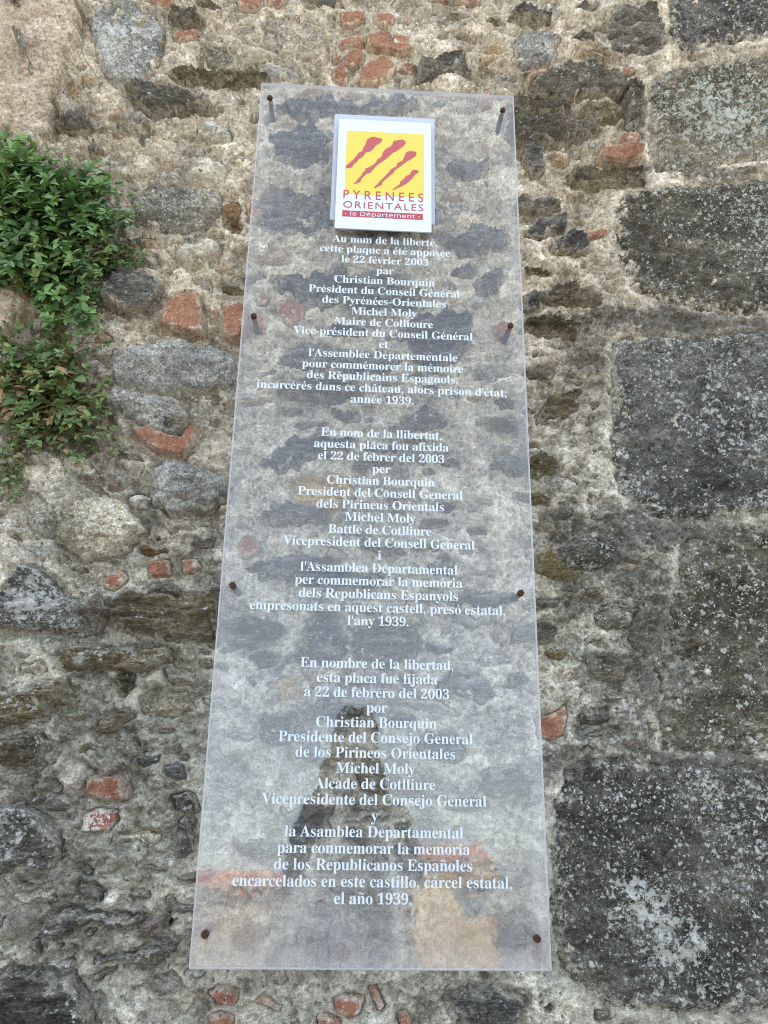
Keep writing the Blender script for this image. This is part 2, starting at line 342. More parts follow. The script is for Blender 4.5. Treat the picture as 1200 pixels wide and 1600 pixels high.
# ------------------------------------------------------------------ the stones of the wall, traced on the wall face (photo pixels)
# letter: S schist, D dark slate, L grey limestone, W pale, T tan, R brown schist, B brick, A dark ashlar, G brownish ashlar
# optional dict: p = how far it stands out (m), ti = tint, li = lichen
STONES = [
 ('D', [(15,0),(30,5),(42,32),(38,40),(28,25)], dict(p=.060)),
 ('L', [(38,86),(50,82),(56,90),(56,110),(67,130),(66,141),(57,136),(48,115),(40,98)], dict(p=.060)),
 ('T', [(86,158),(98,150),(112,153),(116,172),(108,188),(92,190)], dict(p=.03)),
 ('L', [(140,30),(170,5),(215,-2),(240,20),(258,50),(255,90),(240,120),(215,138),(180,140),(160,110),(148,75)], dict(li=.55,p=.018)),
 ('S', [(262,24),(285,20),(312,26),(318,38),(300,42),(275,34)], {}),
 ('B', [(270,55),(285,52),(312,50),(305,62),(285,69),(272,65)], {}),
 ('B', [(222,-30),(272,-30),(270,12),(255,14),(240,6),(222,0)], {}),
 ('B', [(370,2),(372,-20),(400,-22),(413,-12),(412,10),(400,20),(375,18)], {}),
 ('B', [(417,-22),(449,-22),(448,6),(430,13),(417,11)], {}),
 ('L', [(308,85),(325,74),(350,78),(372,92),(365,108),(335,113),(312,104)], {}),
 ('S', [(262,117),(300,120),(350,125),(420,121),(420,131),(350,135),(280,129)], dict(p=.022)),
 ('S', [(200,150),(235,148),(275,155),(325,165),(332,176),(290,182),(245,184),(215,170)], dict(p=.03,ti=.3)),
 ('B', [(168,182),(190,167),(192,179),(180,187)], {}),
 ('D', [(92,196),(120,190),(140,192),(150,202),(130,209),(95,208)], dict(p=.03)),
 ('D', [(135,238),(148,229),(165,236),(166,245),(140,246)], {}),
 ('L', [(300,200),(330,192),(360,200),(368,212),(350,224),(310,222)], dict(li=.5)),
 ('W', [(280,278),(300,255),(325,246),(345,255),(353,270),(335,285),(300,287)], dict(p=.02)),
 ('L', [(205,310),(240,288),(300,292),(340,302),(350,330),(330,360),(270,365),(215,355)], dict(ti=.0,li=.35,dk=1)),
 ('W', [(268,395),(290,380),(325,371),(346,385),(346,408),(310,421),(278,416)], dict(p=.022)),
 ('W', [(303,446),(315,438),(330,448),(331,456),(318,452)], {}),
 ('B', [(384,318),(400,310),(412,330),(405,350),(388,345)], {}),
 ('R', [(345,322),(365,316),(380,335),(375,366),(358,362),(346,345)], dict(p=.004)),
 ('B', [(531,20),(560,20),(572,25),(568,35),(545,45),(535,40)], {}),
 ('B', [(582,26),(605,20),(617,28),(612,40),(598,45),(585,37)], {}),
 ('B', [(631,25),(640,23),(643,33),(636,37)], {}),
 ('B', [(573,57),(600,47),(620,55),(637,52),(643,86),(625,89),(590,81),(571,77)], {}),
 ('B', [(530,62),(548,60),(569,56),(570,74),(550,76),(532,79)], dict(ti=.5)),
 ('B', [(535,88),(550,80),(568,84),(570,95),(562,104),(545,106),(534,100)], {}),
 ('B', [(518,84),(528,82),(532,96),(521,100)], {}),
 ('B', [(521,108),(535,102),(545,110),(543,133),(522,131),(517,119)], {}),
 ('B', [(556,122),(575,98),(595,87),(612,95),(621,108),(605,126),(590,136),(557,135)], {}),
 ('B', [(622,111),(630,98),(645,100),(653,105),(640,115)], dict(ti=0)),
 ('S', [(653,108),(690,95),(728,90),(728,98),(718,108),(733,122),(700,118),(670,121),(655,125)], dict(p=.02)),
 ('B', [(749,150),(760,138),(768,147),(767,170),(755,176),(748,165)], {}),
 ('B', [(708,-30),(752,-30),(752,8),(735,12),(710,6)], {}),
 ('B', [(672,-20),(702,-20),(701,4),(674,3)], {}),
 ('W', [(793,22),(805,10),(830,10),(837,18),(820,27),(800,28)], dict(p=.02)),
 ('D', [(793,29),(815,29),(860,33),(862,39),(840,42),(810,39)], dict(p=.03)),
 ('L', [(801,65),(820,48),(860,50),(878,60),(866,98),(845,111),(815,113),(799,95)], dict(p=.016)),
 ('W', [(846,16),(855,6),(866,10),(864,22),(850,24)], {}),
 ('T', [(415,22),(490,22),(520,55),(512,105),(450,88),(405,60)], dict(p=.004,ti=.9)),
 ('W', [(400,112),(425,102),(460,105),(476,118),(440,129),(405,125)], {}),
 ('A', [(1042,5),(1060,-30),(1260,-30),(1260,56),(1200,60),(1130,70),(1070,80),(1055,75),(1046,40)], dict(li=.22)),
 ('G', [(1010,130),(1040,108),(1080,98),(1140,90),(1200,76),(1260,70),(1260,250),(1200,249),(1150,256),(1120,263),(1060,266),(1022,271),(1015,222),(1016,170)], dict(li=.45)),
 ('A', [(963,310),(985,295),(1040,285),(1120,281),(1200,273),(1260,270),(1260,490),(1200,493),(1130,490),(1080,481),(1020,466),(990,455),(975,420),(962,370)], dict(li=.28,ti=.7)),
 ('A', [(957,530),(1010,520),(1080,521),(1160,516),(1260,512),(1260,800),(1180,805),(1120,812),(1060,816),(1010,806),(970,772),(958,740),(953,640)], dict(li=.38,ti=.8)),
 ('A', [(1080,840),(1150,825),(1260,820),(1260,1180),(1180,1180),(1035,1175),(1025,1150),(1030,1100),(1060,1080),(1070,1040),(1046,1000),(1050,950),(1056,900),(1062,852)], dict(li=.31,ti=.7)),
 ('A', [(880,1202),(910,1186),(960,1179),(1030,1186),(1130,1192),(1260,1192),(1260,1585),(1100,1590),(1010,1586),(950,1571),(905,1546),(880,1520),(868,1490),(862,1400),(860,1330),(868,1250)], dict(li=.33,ti=.55)),
 ('A', [(960,1606),(1050,1602),(1260,1604),(1260,1720),(950,1720)], dict(li=.3)),
 ('S', [(800,158),(850,160),(888,165),(890,178),(860,188),(800,182)], dict(p=.02)),
 ('S', [(822,140),(860,125),(900,116),(950,128),(980,138),(970,152),(920,156),(880,160),(840,149)], dict(p=.026,li=.4)),
 ('S', [(905,180),(920,168),(955,168),(970,178),(960,192),(920,191)], dict(p=.02)),
 ('S', [(795,190),(850,193),(900,198),(942,201),(930,211),(890,223),(840,233),(800,223)], dict(p=.026,ti=.2)),
 ('S', [(940,42),(970,20),(1018,22),(1038,45),(1038,75),(1010,86),(960,76)], dict(ti=.8,p=.008)),
 ('T', [(895,85),(910,66),(935,62),(955,80),(950,96),(915,97)], {}),
 ('B', [(962,109),(990,106),(993,114),(968,123)], {}),
 ('B', [(820,127),(845,118),(862,117),(858,122),(825,137)], dict(p=.03)),
 ('B', [(963,216),(985,218),(998,225),(994,234),(975,231),(962,229)], dict(ti=.5,p=.03)),
 ('B', [(932,241),(960,239),(985,236),(1002,242),(998,258),(970,263),(945,259),(932,252)], dict(ti=.35,p=.034)),
 ('S', [(978,140),(1000,140),(1003,180),(1000,192),(980,196),(972,170)], {}),
 ('D', [(980,197),(994,195),(997,218),(984,219)], {}),
 ('D', [(812,240),(835,231),(850,245),(850,268),(832,278),(814,265)], dict(ti=.9)),
 ('T', [(855,242),(875,235),(892,245),(888,260),(862,262)], {}),
 ('S', [(885,271),(930,272),(1000,275),(1006,285),(950,293),(900,289)], dict(p=.02)),
 ('S', [(806,312),(850,316),(880,322),(862,333),(808,332)], {}),
 ('D', [(818,364),(840,350),(887,345),(880,362),(850,373),(820,373)], dict(ti=.9)),
 ('D', [(860,390),(890,365),(921,375),(921,400),(890,405),(865,399)], dict(ti=.8)),
 ('B', [(907,366),(940,359),(951,362),(945,371),(918,374)], {}),
 ('R', [(847,460),(880,452),(937,465),(930,476),(890,477),(853,472)], dict(p=.03)),
 ('D', [(812,470),(832,460),(846,468),(842,486),(816,488)], {}),
 ('S', [(812,505),(860,497),(906,512),(900,525),(850,525),(813,517)], dict(ti=.1)),
 ('S', [(818,580),(858,580),(858,590),(818,591)], {}),
 ('S', [(833,650),(870,615),(905,608),(900,640),(860,655),(840,668)], dict(p=.004,ti=.1)),
 ('S', [(822,718),(850,708),(869,718),(867,739),(845,747),(824,743)], {}),
 ('D', [(870,862),(900,840),(950,845),(962,870),(930,891),(885,887)], dict(li=.5)),
 ('S', [(835,862),(870,875),(905,900),(880,906),(840,890)], dict(p=.02)),
 ('L', [(930,970),(940,945),(975,940),(1001,950),(985,976),(950,986)], dict(ti=0,li=.5)),
 ('D', [(800,990),(835,972),(855,968),(869,985),(862,1001),(800,1006)], {}),
 ('S', [(916,1020),(945,1016),(986,1036),(965,1060),(940,1066),(920,1046)], dict(ti=.9)),
 ('B', [(835,1120),(865,1112),(885,1096),(887,1130),(882,1150),(865,1159),(840,1156)], dict(ti=.2,p=.004)),
 ('D', [(150,470),(185,440),(215,430),(245,445),(257,465),(250,481),(225,491),(180,483),(155,477)], dict(p=.03)),
 ('B', [(280,468),(313,466),(317,495),(320,525),(295,527),(252,515),(258,495),(262,480)], dict(ti=.8,p=.03)),
 ('B', [(326,482),(337,480),(341,500),(330,507)], dict(ti=0)),
 ('B', [(346,488),(360,482),(386,480),(386,522),(372,535),(350,530)], dict(p=.026)),
 ('B', [(148,533),(160,519),(177,530),(170,537)], dict(ti=0)),
 ('L', [(168,560),(200,540),(260,530),(330,540),(372,560),(372,605),(320,611),(260,613),(200,606),(175,590)], dict(ti=.5,dk=.6,p=.02)),
 ('L', [(150,620),(200,607),(270,622),(292,650),(240,669),(200,656)], dict(ti=.3,p=.018)),
 ('B', [(203,670),(240,668),(262,681),(285,684),(295,672),(313,668),(303,695),(285,715),(245,706),(220,691)], dict(ti=.35,p=.02)),
 ('L', [(235,740),(260,716),(310,726),(352,745),(362,780),(330,800),(270,806),(240,790)], dict(ti=.5,dk=.4,p=.03)),
 ('L', [(96,850),(95,810),(120,782),(170,776),(200,790),(232,828),(215,850),(190,865),(160,875),(125,871)], dict(p=.036,ti=.85)),
 ('L', [(42,805),(80,795),(92,812),(90,840),(50,842)], dict(ti=.9)),
 ('B', [(161,904),(180,895),(195,893),(202,905),(190,918),(175,924),(161,917)], dict(ti=.1)),
 ('B', [(230,877),(265,875),(268,901),(231,904)], dict(ti=.2)),
 ('B', [(284,873),(308,872),(311,880),(315,886),(300,897),(285,896)], dict(ti=.1)),
 ('R', [(142,950),(155,937),(168,940),(170,955),(160,986),(141,990)], dict(p=.028)),
 ('S', [(172,955),(200,925),(260,930),(310,935),(342,920),(340,995),(280,1001),(230,986),(180,976)], dict(p=.026,ti=.25)),
 ('S', [(226,925),(250,913),(285,914),(280,926),(240,931)], {}),
 ('D', [(-10,955),(20,910),(45,888),(70,895),(100,930),(125,950),(132,986),(90,991),(40,986),(-10,982)], dict(li=.62,p=.026)),
 ('S', [(102,1032),(130,1013),(190,1016),(277,1018),(265,1033),(230,1046),(200,1053),(150,1043),(105,1043)], dict(p=.04,li=.0)),
 ('S', [(176,1055),(215,1052),(212,1078),(190,1088)], dict(ti=0,p=.0)),  # no real stone: the hollow under the ledge, its shade put into dark colour
 ('S', [(149,1144),(170,1120),(207,1111),(200,1126),(175,1142)], dict(p=.028)),
 ('S', [(-10,1108),(40,1080),(105,1065),(114,1085),(70,1116),(30,1131),(-10,1133)], dict(li=.55,p=.03)),
 ('S', [(-10,1167),(30,1150),(65,1148),(73,1165),(60,1191),(20,1201),(-10,1197)], dict(li=.45,p=.028,ti=0)),
 ('T', [(87,1216),(105,1202),(122,1192),(141,1202),(128,1236),(112,1249),(99,1236)], dict(ti=1,p=.034)),
 ('B', [(140,1212),(150,1208),(165,1214),(196,1210),(201,1249),(160,1251),(134,1245)], dict(ti=.05,p=.026)),
 ('B', [(127,1276),(150,1262),(185,1265),(187,1281),(170,1299),(130,1301)], dict(ti=0,li=.7)),
 ('D', [(255,1196),(275,1189),(296,1200),(290,1215),(262,1213)], {}),
 ('D', [(270,1246),(292,1238),(309,1250),(302,1272),(275,1268)], dict(li=.3)),
 ('D', [(280,1282),(302,1275),(302,1325),(285,1343),(276,1330)], {}),
 ('D', [(-10,1270),(40,1255),(70,1275),(93,1310),(95,1341),(70,1361),(20,1351),(-10,1366)], dict(li=.55,p=.03)),
 ('D', [(58,1451),(85,1430),(115,1420),(160,1425),(200,1430),(230,1440),(190,1443),(150,1440),(120,1444),(90,1453)], dict(p=.03)),
 ('R', [(228,1442),(240,1433),(253,1436),(250,1454),(238,1463),(227,1458)], dict(p=.025)),
 ('D', [(148,1486),(175,1492),(220,1490),(245,1482),(275,1484),(279,1492),(240,1499),(180,1499),(152,1496)], dict(p=.03)),
 ('D', [(230,1466),(260,1458),(287,1462),(285,1484),(248,1480)], dict(p=.0)),
 ('D', [(-10,1560),(20,1515),(55,1512),(92,1530),(118,1526),(145,1580),(150,1680),(-30,1680)], dict(p=.03,ti=.1,li=.12)),
 ('B', [(323,1550),(340,1538),(375,1548),(368,1570),(340,1573)], dict(ti=.1)),
 ('B', [(395,1568),(408,1556),(439,1572),(436,1580)], dict(ti=.1)),
 ('B', [(325,1590),(345,1580),(367,1588),(362,1620),(328,1620)], dict(ti=.1)),
 ('B', [(520,1560),(540,1552),(570,1556),(566,1580),(548,1592),(526,1584)], dict(ti=.1)),
 ('B', [(495,1588),(512,1582),(532,1592),(530,1612),(498,1612)], {}),
 ('B', [(575,1542),(588,1540),(602,1572),(590,1582)], dict(ti=.2)),
 ('B', [(620,1582),(632,1577),(647,1594),(640,1610),(624,1606)], {}),
 ('D', [(694,1556),(720,1544),(800,1548),(822,1560),(805,1590),(800,1660),(735,1660),(720,1582)], dict(p=.02)),
 ('T', [(420,1530),(432,1519),(450,1520),(457,1532),(440,1540),(424,1538)], {}),
 # behind the plaque
 ('B', [(400,466),(410,458),(421,468),(416,479),(402,479)], {}),
 ('B', [(430,477),(455,470),(480,480),(474,500),(458,513),(435,496)], {}),
 ('B', [(386,492),(405,487),(419,500),(412,521),(392,518)], {}),
 ('D', [(430,440),(478,432),(540,430),(600,437),(655,455),(640,490),(560,482),(500,484),(445,460)], dict(ti=1.01,rag=1)),
 ('D', [(640,500),(700,488),(730,498),(737,530),(722,556),(682,577),(650,572),(640,540)], dict(ti=1.10,rag=1)),
 ('D', [(745,440),(770,428),(782,440),(775,458),(750,462)], dict(ti=0.94,rag=1)),
 ('B', [(768,512),(785,500),(798,508),(796,526),(778,531)], {}),
 ('S', [(440,603),(500,596),(560,602),(562,622),(500,628),(442,622)], dict(ti=1.11,rag=1)),
 ('D', [(600,668),(640,655),(662,638),(690,651),(699,668),(650,676)], dict(ti=1.11,rag=1)),
 ('S', [(752,664),(790,660),(813,664),(810,674),(760,676)], dict(ti=1.01,rag=1)),
 ('D', [(412,722),(450,695),(500,680),(552,690),(540,706),(500,716),(462,731),(420,729)], dict(ti=1.04,rag=1)),
 ('D', [(750,732),(790,722),(829,715),(829,736),(780,741)], dict(ti=0.90,rag=1)),
 ('D', [(400,802),(450,788),(500,800),(496,819),(440,821)], dict(ti=0.94,rag=1)),
 ('T', [(440,755),(470,735),(540,740),(560,770),(540,800),(460,790)], dict(ti=.7)),
 ('B', [(372,850),(385,836),(405,845),(409,860),(390,875),(374,870)], dict(ti=.1)),
 ('D', [(392,892),(450,865),(500,868),(520,885),(602,905),(580,916),(480,911),(420,906)], dict(ti=1.14,rag=1)),
 ('T', [(505,868),(515,855),(537,858),(541,874),(520,882)], dict(ti=.9)),
 ('D', [(714,925),(740,917),(802,925),(802,940),(760,951),(714,946)], dict(ti=1.13,rag=1)),
 ('D', [(663,882),(690,876),(712,884),(704,893),(668,892)], dict(ti=1.02,rag=1)),
 ('D', [(498,956),(530,963),(532,990),(526,1031),(498,1036),(465,1031),(475,990)], dict(rag=1,p=.02,ti=.9)),
 ('S', [(554,995),(580,982),(620,980),(644,995),(636,1020),(610,1046),(590,1046),(564,1030)], dict(rag=1,p=.02,ti=.9)),
 ('D', [(668,1008),(685,1001),(706,1012),(696,1020),(676,1017)], dict(ti=1.10,rag=1)),
 ('D', [(690,1062),(730,1052),(765,1068),(772,1086),(730,1090),(690,1082)], dict(ti=1.00,rag=1)),
 ('D', [(772,1063),(800,1053),(817,1056),(813,1066),(790,1071)], dict(ti=1.01,rag=1)),
 ('S', [(334,975),(380,966),(440,975),(445,995),(400,1004),(332,1000)], dict(ti=0.90,rag=1)),
 ('D', [(482,1106),(520,1098),(562,1106),(556,1120),(500,1124)], dict(ti=0.94,rag=1)),
 ('D', [(415,1118),(440,1108),(462,1120),(460,1160),(430,1166),(416,1145)], dict(ti=0.89,rag=1)),
 ('D', [(743,1226),(770,1200),(800,1194),(832,1215),(826,1241),(790,1247),(760,1241)], dict(ti=1.10,rag=1)),
 ('D', [(368,1318),(410,1308),(442,1320),(438,1342),(390,1345)], dict(ti=1.05,rag=1)),
 ('D', [(440,1270),(480,1250),(520,1258),(518,1300),(490,1325),(448,1310)], dict(ti=1.0,rag=1,p=.003)),
 ('S', [(698,1368),(760,1370),(830,1365),(830,1380),(760,1382),(700,1378)], dict(ti=1.08,rag=1)),
 ('S', [(780,1440),(800,1428),(818,1445),(814,1482),(790,1486)], dict(ti=0.95,rag=1)),
 ('B', [(513,1482),(535,1474),(548,1488),(540,1503),(518,1500)], dict(ti=.1)),
 ('D', [(420,170),(500,160),(560,168),(640,160),(650,172),(560,182),(470,186)], dict(ti=0.87,rag=1)),
 ('D', [(420,210),(480,196),(515,215),(515,250),(470,262),(430,245)], dict(ti=1.0,rag=1,p=.004)),
 ('D', [(695,262),(740,258),(765,266),(755,278),(705,280)], dict(ti=0.86,rag=1)),
 ('D', [(690,375),(740,362),(790,365),(785,395),(720,402)], dict(ti=1.12,rag=1)),
 ('S', [(385,330),(420,300),(500,310),(520,345),(480,370),(400,360)], dict(ti=1.0,rag=1,p=.002)),
 ('S', [(420,560),(470,535),(560,545),(640,560),(600,585),(480,580)], dict(ti=1.0,rag=1,p=.002)),
]
TYPES = {   # material, stands out, edge radius, roughness, lamination
 'S': (M_S, .020, .006, .005, .012), 'D': (M_D, .018, .006, .005, .010), 'L': (M_L, .016, .013, .008, .002),
 'W': (M_W, .014, .018, .003, .000), 'T': (M_T, .014, .016, .004, .001), 'R': (M_R, .018, .006, .005, .012),
 'B': (M_B, .012, .005, .0025, .000), 'A': (M_A, .004, .03, .010, .003), 'G': (M_G, .005, .03, .012, .003)}
BASE = 0.062                                        # mean depth of the mortar face behind the plaque's front

# blobs: (u, v, radius u, radius v, strength)
LICHEN = [(1160,30,55,30,.45),(1130,180,110,80,.45),(1180,330,70,60,.30),(1190,420,40,90,.35),(1120,640,90,110,.28),(1180,700,60,90,.22),
 (1160,560,60,50,.2),(1020,1430,75,70,.60),(1060,1490,60,40,.5),(1000,1390,30,30,.6),(1120,1230,90,50,.4),(1170,1330,60,80,.28),(1130,1550,100,30,.3),
 (1170,900,50,60,.25),(980,1370,60,40,.3),(940,1250,45,40,.25),(150,1024,55,11,1.0),(235,1030,30,9,1.0),(30,1005,40,15,.9),(60,940,60,18,.4),(170,1170,50,20,.5),
 (190,60,45,22,.5),(60,1545,30,8,.6),(165,1268,22,8,.5),(340,200,25,12,.5),(170,1560,25,14,.7),(20,1290,40,40,.35),(110,1015,10,8,.5),
 (945,1010,60,40,.25),(1000,780,60,60,.2),(860,760,25,20,.3),(560,330,120,80,.15),(60,870,60,40,.4),(730,760,30,40,.35),(420,1150,60,80,.2),(720,1300,60,30,.4),(790,640,20,20,.5)]
ROCKY = [(210,230,150,190,.8),(260,620,130,160,1),(180,820,160,110,1),(90,1100,130,200,1),(230,1180,110,250,.9),(100,1450,160,170,1),(950,190,90,110,.6),(860,640,50,170,.6),(900,920,80,120,.7),(600,640,200,200,.6),(560,1100,200,300,.7),(600,300,180,120,.7),(450,60,90,70,.6),(900,60,90,60,.6)]
DARKS = [(950,800,110,330,.28),(1000,1000,60,200,.5),(900,1180,80,40,.6),(90,600,100,90,.55),(60,300,90,140,.4),(1080,505,200,26,.95),(1040,825,170,34,.9),(1100,272,140,14,.4),(1010,1020,45,180,.5),(1120,1187,190,20,.95),(1045,1000,30,180,.5),(1100,265,160,12,.5),(960,1130,90,70,.35),(1100,75,100,14,.35),(275,330,80,50,.55),(275,570,110,40,.45),(310,770,70,60,.5),(250,660,80,30,.4),(930,560,70,40,.5),(870,640,60,40,.45),(940,860,90,50,.55),
 (890,930,60,40,.35),(1010,1010,50,120,.35),(930,1130,70,60,.3),(890,1190,60,30,.6),(1000,500,80,25,.5),(1010,830,80,30,.5),(1000,700,40,120,.1),
 (60,1230,90,60,.3),(150,1100,120,70,.25),(270,1250,50,100,.3),(150,1470,120,40,.4),(60,1140,100,60,.3),(200,400,60,30,.25),(30,700,80,60,.35),
 (1000,900,60,60,.3),(250,1500,80,40,.25),(60,860,80,60,.15),(230,150,80,25,.25),(820,900,50,60,.2),(220,830,50,40,.4),(330,850,60,60,.25)]
WARMS = [(60,80,75,130,.75),(50,210,40,70,.8),(30,480,40,45,.9),(930,360,120,160,.25),(560,80,120,60,.25),(860,430,60,50,.3),(900,100,120,90,.2),(260,170,120,40,.15)]
def paint(blobs, X, Z, base=0.0):
    a = np.full(X.shape, base)
    wx = fbm(X, Z, 14, 3) * .02; wz = fbm(X, Z, 14, 3, ox=31) * .02
    for u, v, ru, rv, s in blobs:
        cx, cz = px(u, v); rx = px(u + ru, v)[0] - cx; rz = cz - px(u, v + rv)[1]
        d2 = ((X + wx - cx) / rx) ** 2 + ((Z + wz - cz) / rz) ** 2
        a = np.maximum(a, a * .5 + s * np.exp(-d2 * 1.1))
    return np.clip(a, 0, 1)

def warp(X, Z, a1=.005, a2=.0018):
    wx = fbm(X, Z, 28, 2) * a1 + fbm(X, Z, 120, 2, ox=5) * a2
    wz = fbm(X, Z, 28, 2, ox=77) * a1 + fbm(X, Z, 120, 2, ox=55) * a2
    return X + wx, Z + wz

# the lump of coarse render at the top left
RENDER_POLY = pxs([(-330,-260),(-150,-330),(60,-250),(128,-160),(134,-60),(130,0),(128,40),(120,75),(104,110),(96,150),(88,185),(84,215),(76,260),(62,330),(52,420),(50,480),(30,522),(-40,540),(-140,500),(-230,430),(-300,330),(-260,160),(-350,20)])
HOLES = [(857, 1575, 6), (259, 1441, 9), (263, 1425, 6), (246, 842, 3), (860, 1573, 4), (5, 600, 14), (20, 620, 12), (60, 640, 25), (40, 690, 22)]

def mortar_height(X, Z):
    """how far the mortar stands out of the mean face, in metres, and the attributes of its surface"""
    big = fbm(X, Z, 3.2, 4, .55) * .011
    mid = fbm(X, Z, 16, 4, .55, 9) * .0065
    rid = (np.abs(fbm(X, Z, 34, 4, .6, 3)) - .35) * .008
    fine = fbm(X, Z, 110, 3, .6, 21) * .0028
    # stones that lie buried under a skin of mortar
    wx = X + fbm(X, Z, 9, 3, .6, 61) * .030; wz = Z + fbm(X, Z, 9, 3, .6, 71) * .022
    f1, f2, cid = worley(wx / .125, (wz + wx * .05) / .066, 5)
    dome = smooth((f2 - f1 + .12 * fbm(X, Z, 40, 3, .6, 15)) / .30)
    show = smooth((fbm(X, Z, 5, 3, .5, 81) + .42) / .4)
    show = show * paint(ROCKY, X, Z, .12)
    buried = show * (dome - .6) * .026
    # flakes broken off the mortar leave small ledges
    fl = fbm(X, Z + X * .15, 10, 5, .6, 91)
    ledge = .0055 * smooth((fl - .18) / .045) - .009 * smooth((-.30 - fl) / .045)
    fl2 = fbm(X, Z * 1.8, 24, 4, .6, 95)
    ledge += .0035 * smooth((fl2 - .22) / .06) - .004 * smooth((-.34 - fl2) / .06)
    rock = show * dome * np.where(cid > .30, .35 + .65 * (cid * 7.3 % 1), 0)
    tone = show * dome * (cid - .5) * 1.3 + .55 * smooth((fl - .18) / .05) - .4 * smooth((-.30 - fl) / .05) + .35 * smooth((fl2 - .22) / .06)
    g1, g2, gid = worley(X / .017, Z / .015, 9)
    coarse = smooth((fbm(X, Z, 6, 3, .5, 44) + .15) / .5)
    fine = fine * (.45 + .9 * coarse) + coarse * (np.where(gid > .68, .0050, 0) * smooth((.46 - g1) / .2) - np.where(gid < .16, .008, 0) * smooth((.40 - g1) / .15))
    return big + mid + rid + fine + buried + ledge, tone, rock

def grid_axis(lo, hi, step, far_lo, far_hi):
    a = list(np.arange(lo, hi, step))
    s, p = step, a[-1]
    while p < far_hi: s *= 1.22; p += s; a.append(p)
    s, p = step, a[0]; b = []
    while p > far_lo: s *= 1.22; p -= s; b.append(p)
    return np.array(b[::-1] + a)

corners = pxs([(0, 0), (1200, 0), (0, 1600), (1200, 1600)])
x0, x1 = corners[:, 0].min() - .04, corners[:, 0].max() + .04
z0, z1 = corners[:, 1].min() - .05, corners[:, 1].max() + .05
GROUND_L = -(EYE) / math.cos(BATTER)               # roughly, along the wall, below the camera

wall = empty('castle_wall', WALL_M)
tag(wall, 'old rubble wall of grey schist, red brick bits, pale mortar and dark lichened blocks', 'stone wall')

def bake_stone(P, typ, opt, idx, collect=None):
    mat, pr, rad, rough, lam = TYPES[typ]
    pr = opt.get('p', pr)
    mn, mx = P.min(0) - .014, P.max(0) + .014
    size = max(mx - mn)
    step = .0026 if size < .25 else .0034
    xs = np.arange(mn[0], mx[0] + step, step); zs = np.arange(mn[1], mx[1] + step, step)
    X, Z = np.meshgrid(xs, zs)
    if typ in 'B': XW, ZW = warp(X, Z, .0022, .0016)
    elif typ in 'AG': XW, ZW = warp(X, Z, .009, .003)
    elif opt.get('rag'): XW, ZW = warp(X, Z, .017, .004)
    else: XW, ZW = warp(X, Z, .009, .0030)
    sd = sdf(P, XW, ZW)
    if typ in 'AG': sd = sd + .007
    inr = max(sd.max(), 1e-4)
    r = min(rad, inr * .9)
    prof = smooth((sd + .004) / (r + .004))
    if typ in 'LWT': prof = np.sqrt(np.clip(prof, 0, 1)) * .6 + .4 * np.clip(sd / inr, 0, 1) ** .6 * prof
    c = P.mean(0)
    sl = random.uniform(-.25, .25) if typ not in 'AG' else random.uniform(-.02, .03)
    if typ in 'SDR': sl = random.uniform(.0, .65)
    if typ in 'SDRLW': pr *= 1.35
    h = -.018 + (pr + .018) * prof
    h += prof * ((Z - c[1]) * sl + (X - c[0]) * random.uniform(-.05, .05)) * min(1, .06 / size * 2)
    if lam:
        ca, sa = math.cos(.12), math.sin(.12)
        u = X * ca + Z * sa; q = -X * sa + Z * ca
        n = fbm(u * .22, q, 75, 4, .6, idx * 3.7)
        h += prof * lam * (np.tanh(n * 4.0) * .42 + np.tanh(fbm(u * .1, q, 160, 3, .6, idx * 5.1) * 4) * .16) * min(1.0, inr / .012)
    if typ in 'LSDRTW':
        fr_ = fbm(X, Z * 1.3, 18, 4, .6, idx * 2.1)
        h += prof * (.006 * smooth((fr_ - .15) / .05) - .006 * smooth((-.25 - fr_) / .05))
    h += prof * rough * fbm(X, Z, 30, 4, .58, idx * 1.3) + prof * .0012 * fbm(X, Z, 150, 2, .6, idx)
    keep = sd > -.011
    idxg = -np.ones(X.shape, int); idxg[keep] = np.arange(keep.sum())
    q = np.stack([idxg[:-1, :-1], idxg[:-1, 1:], idxg[1:, 1:], idxg[1:, :-1]], -1).reshape(-1, 4)
    q = q[(q >= 0).all(1)]
    V = np.stack([X[keep], BASE - h[keep], Z[keep]], -1)
    name = {'B': 'brick_fragment', 'A': 'ashlar_block', 'G': 'ashlar_block'}.get(typ, 'rubble_stone')
    if collect is not None:
        collect.append((V, q, opt['ti'], np.clip(1 - sd[keep] / .010, 0, 1), paint(LICHEN, X[keep], Z[keep]) + .05, paint(DARKS, X[keep], Z[keep]), paint(WARMS, X[keep], Z[keep]), mat))
        return
    me = mesh_np(name, V, q)
    fattr(me, 'tint', np.full(len(V), opt.get('ti', random.random() * .8 + .1)))
    fattr(me, 'edge', np.clip(1 - sd[keep] / (.014 if typ not in 'AG' else .055), 0, 1))
    li = paint(LICHEN, X[keep], Z[keep]) * (1 if typ != 'B' else .3)
    fattr(me, 'lichen', np.clip(li + opt.get('li', .06 if typ != 'B' else 0), 0, 1))
    fattr(me, 'dark', paint(DARKS, X[keep], Z[keep]) + .25 * opt.get('dk', 0)); fattr(me, 'warm', paint(WARMS, X[keep], Z[keep]))
    return link(name, me, mat, wall)

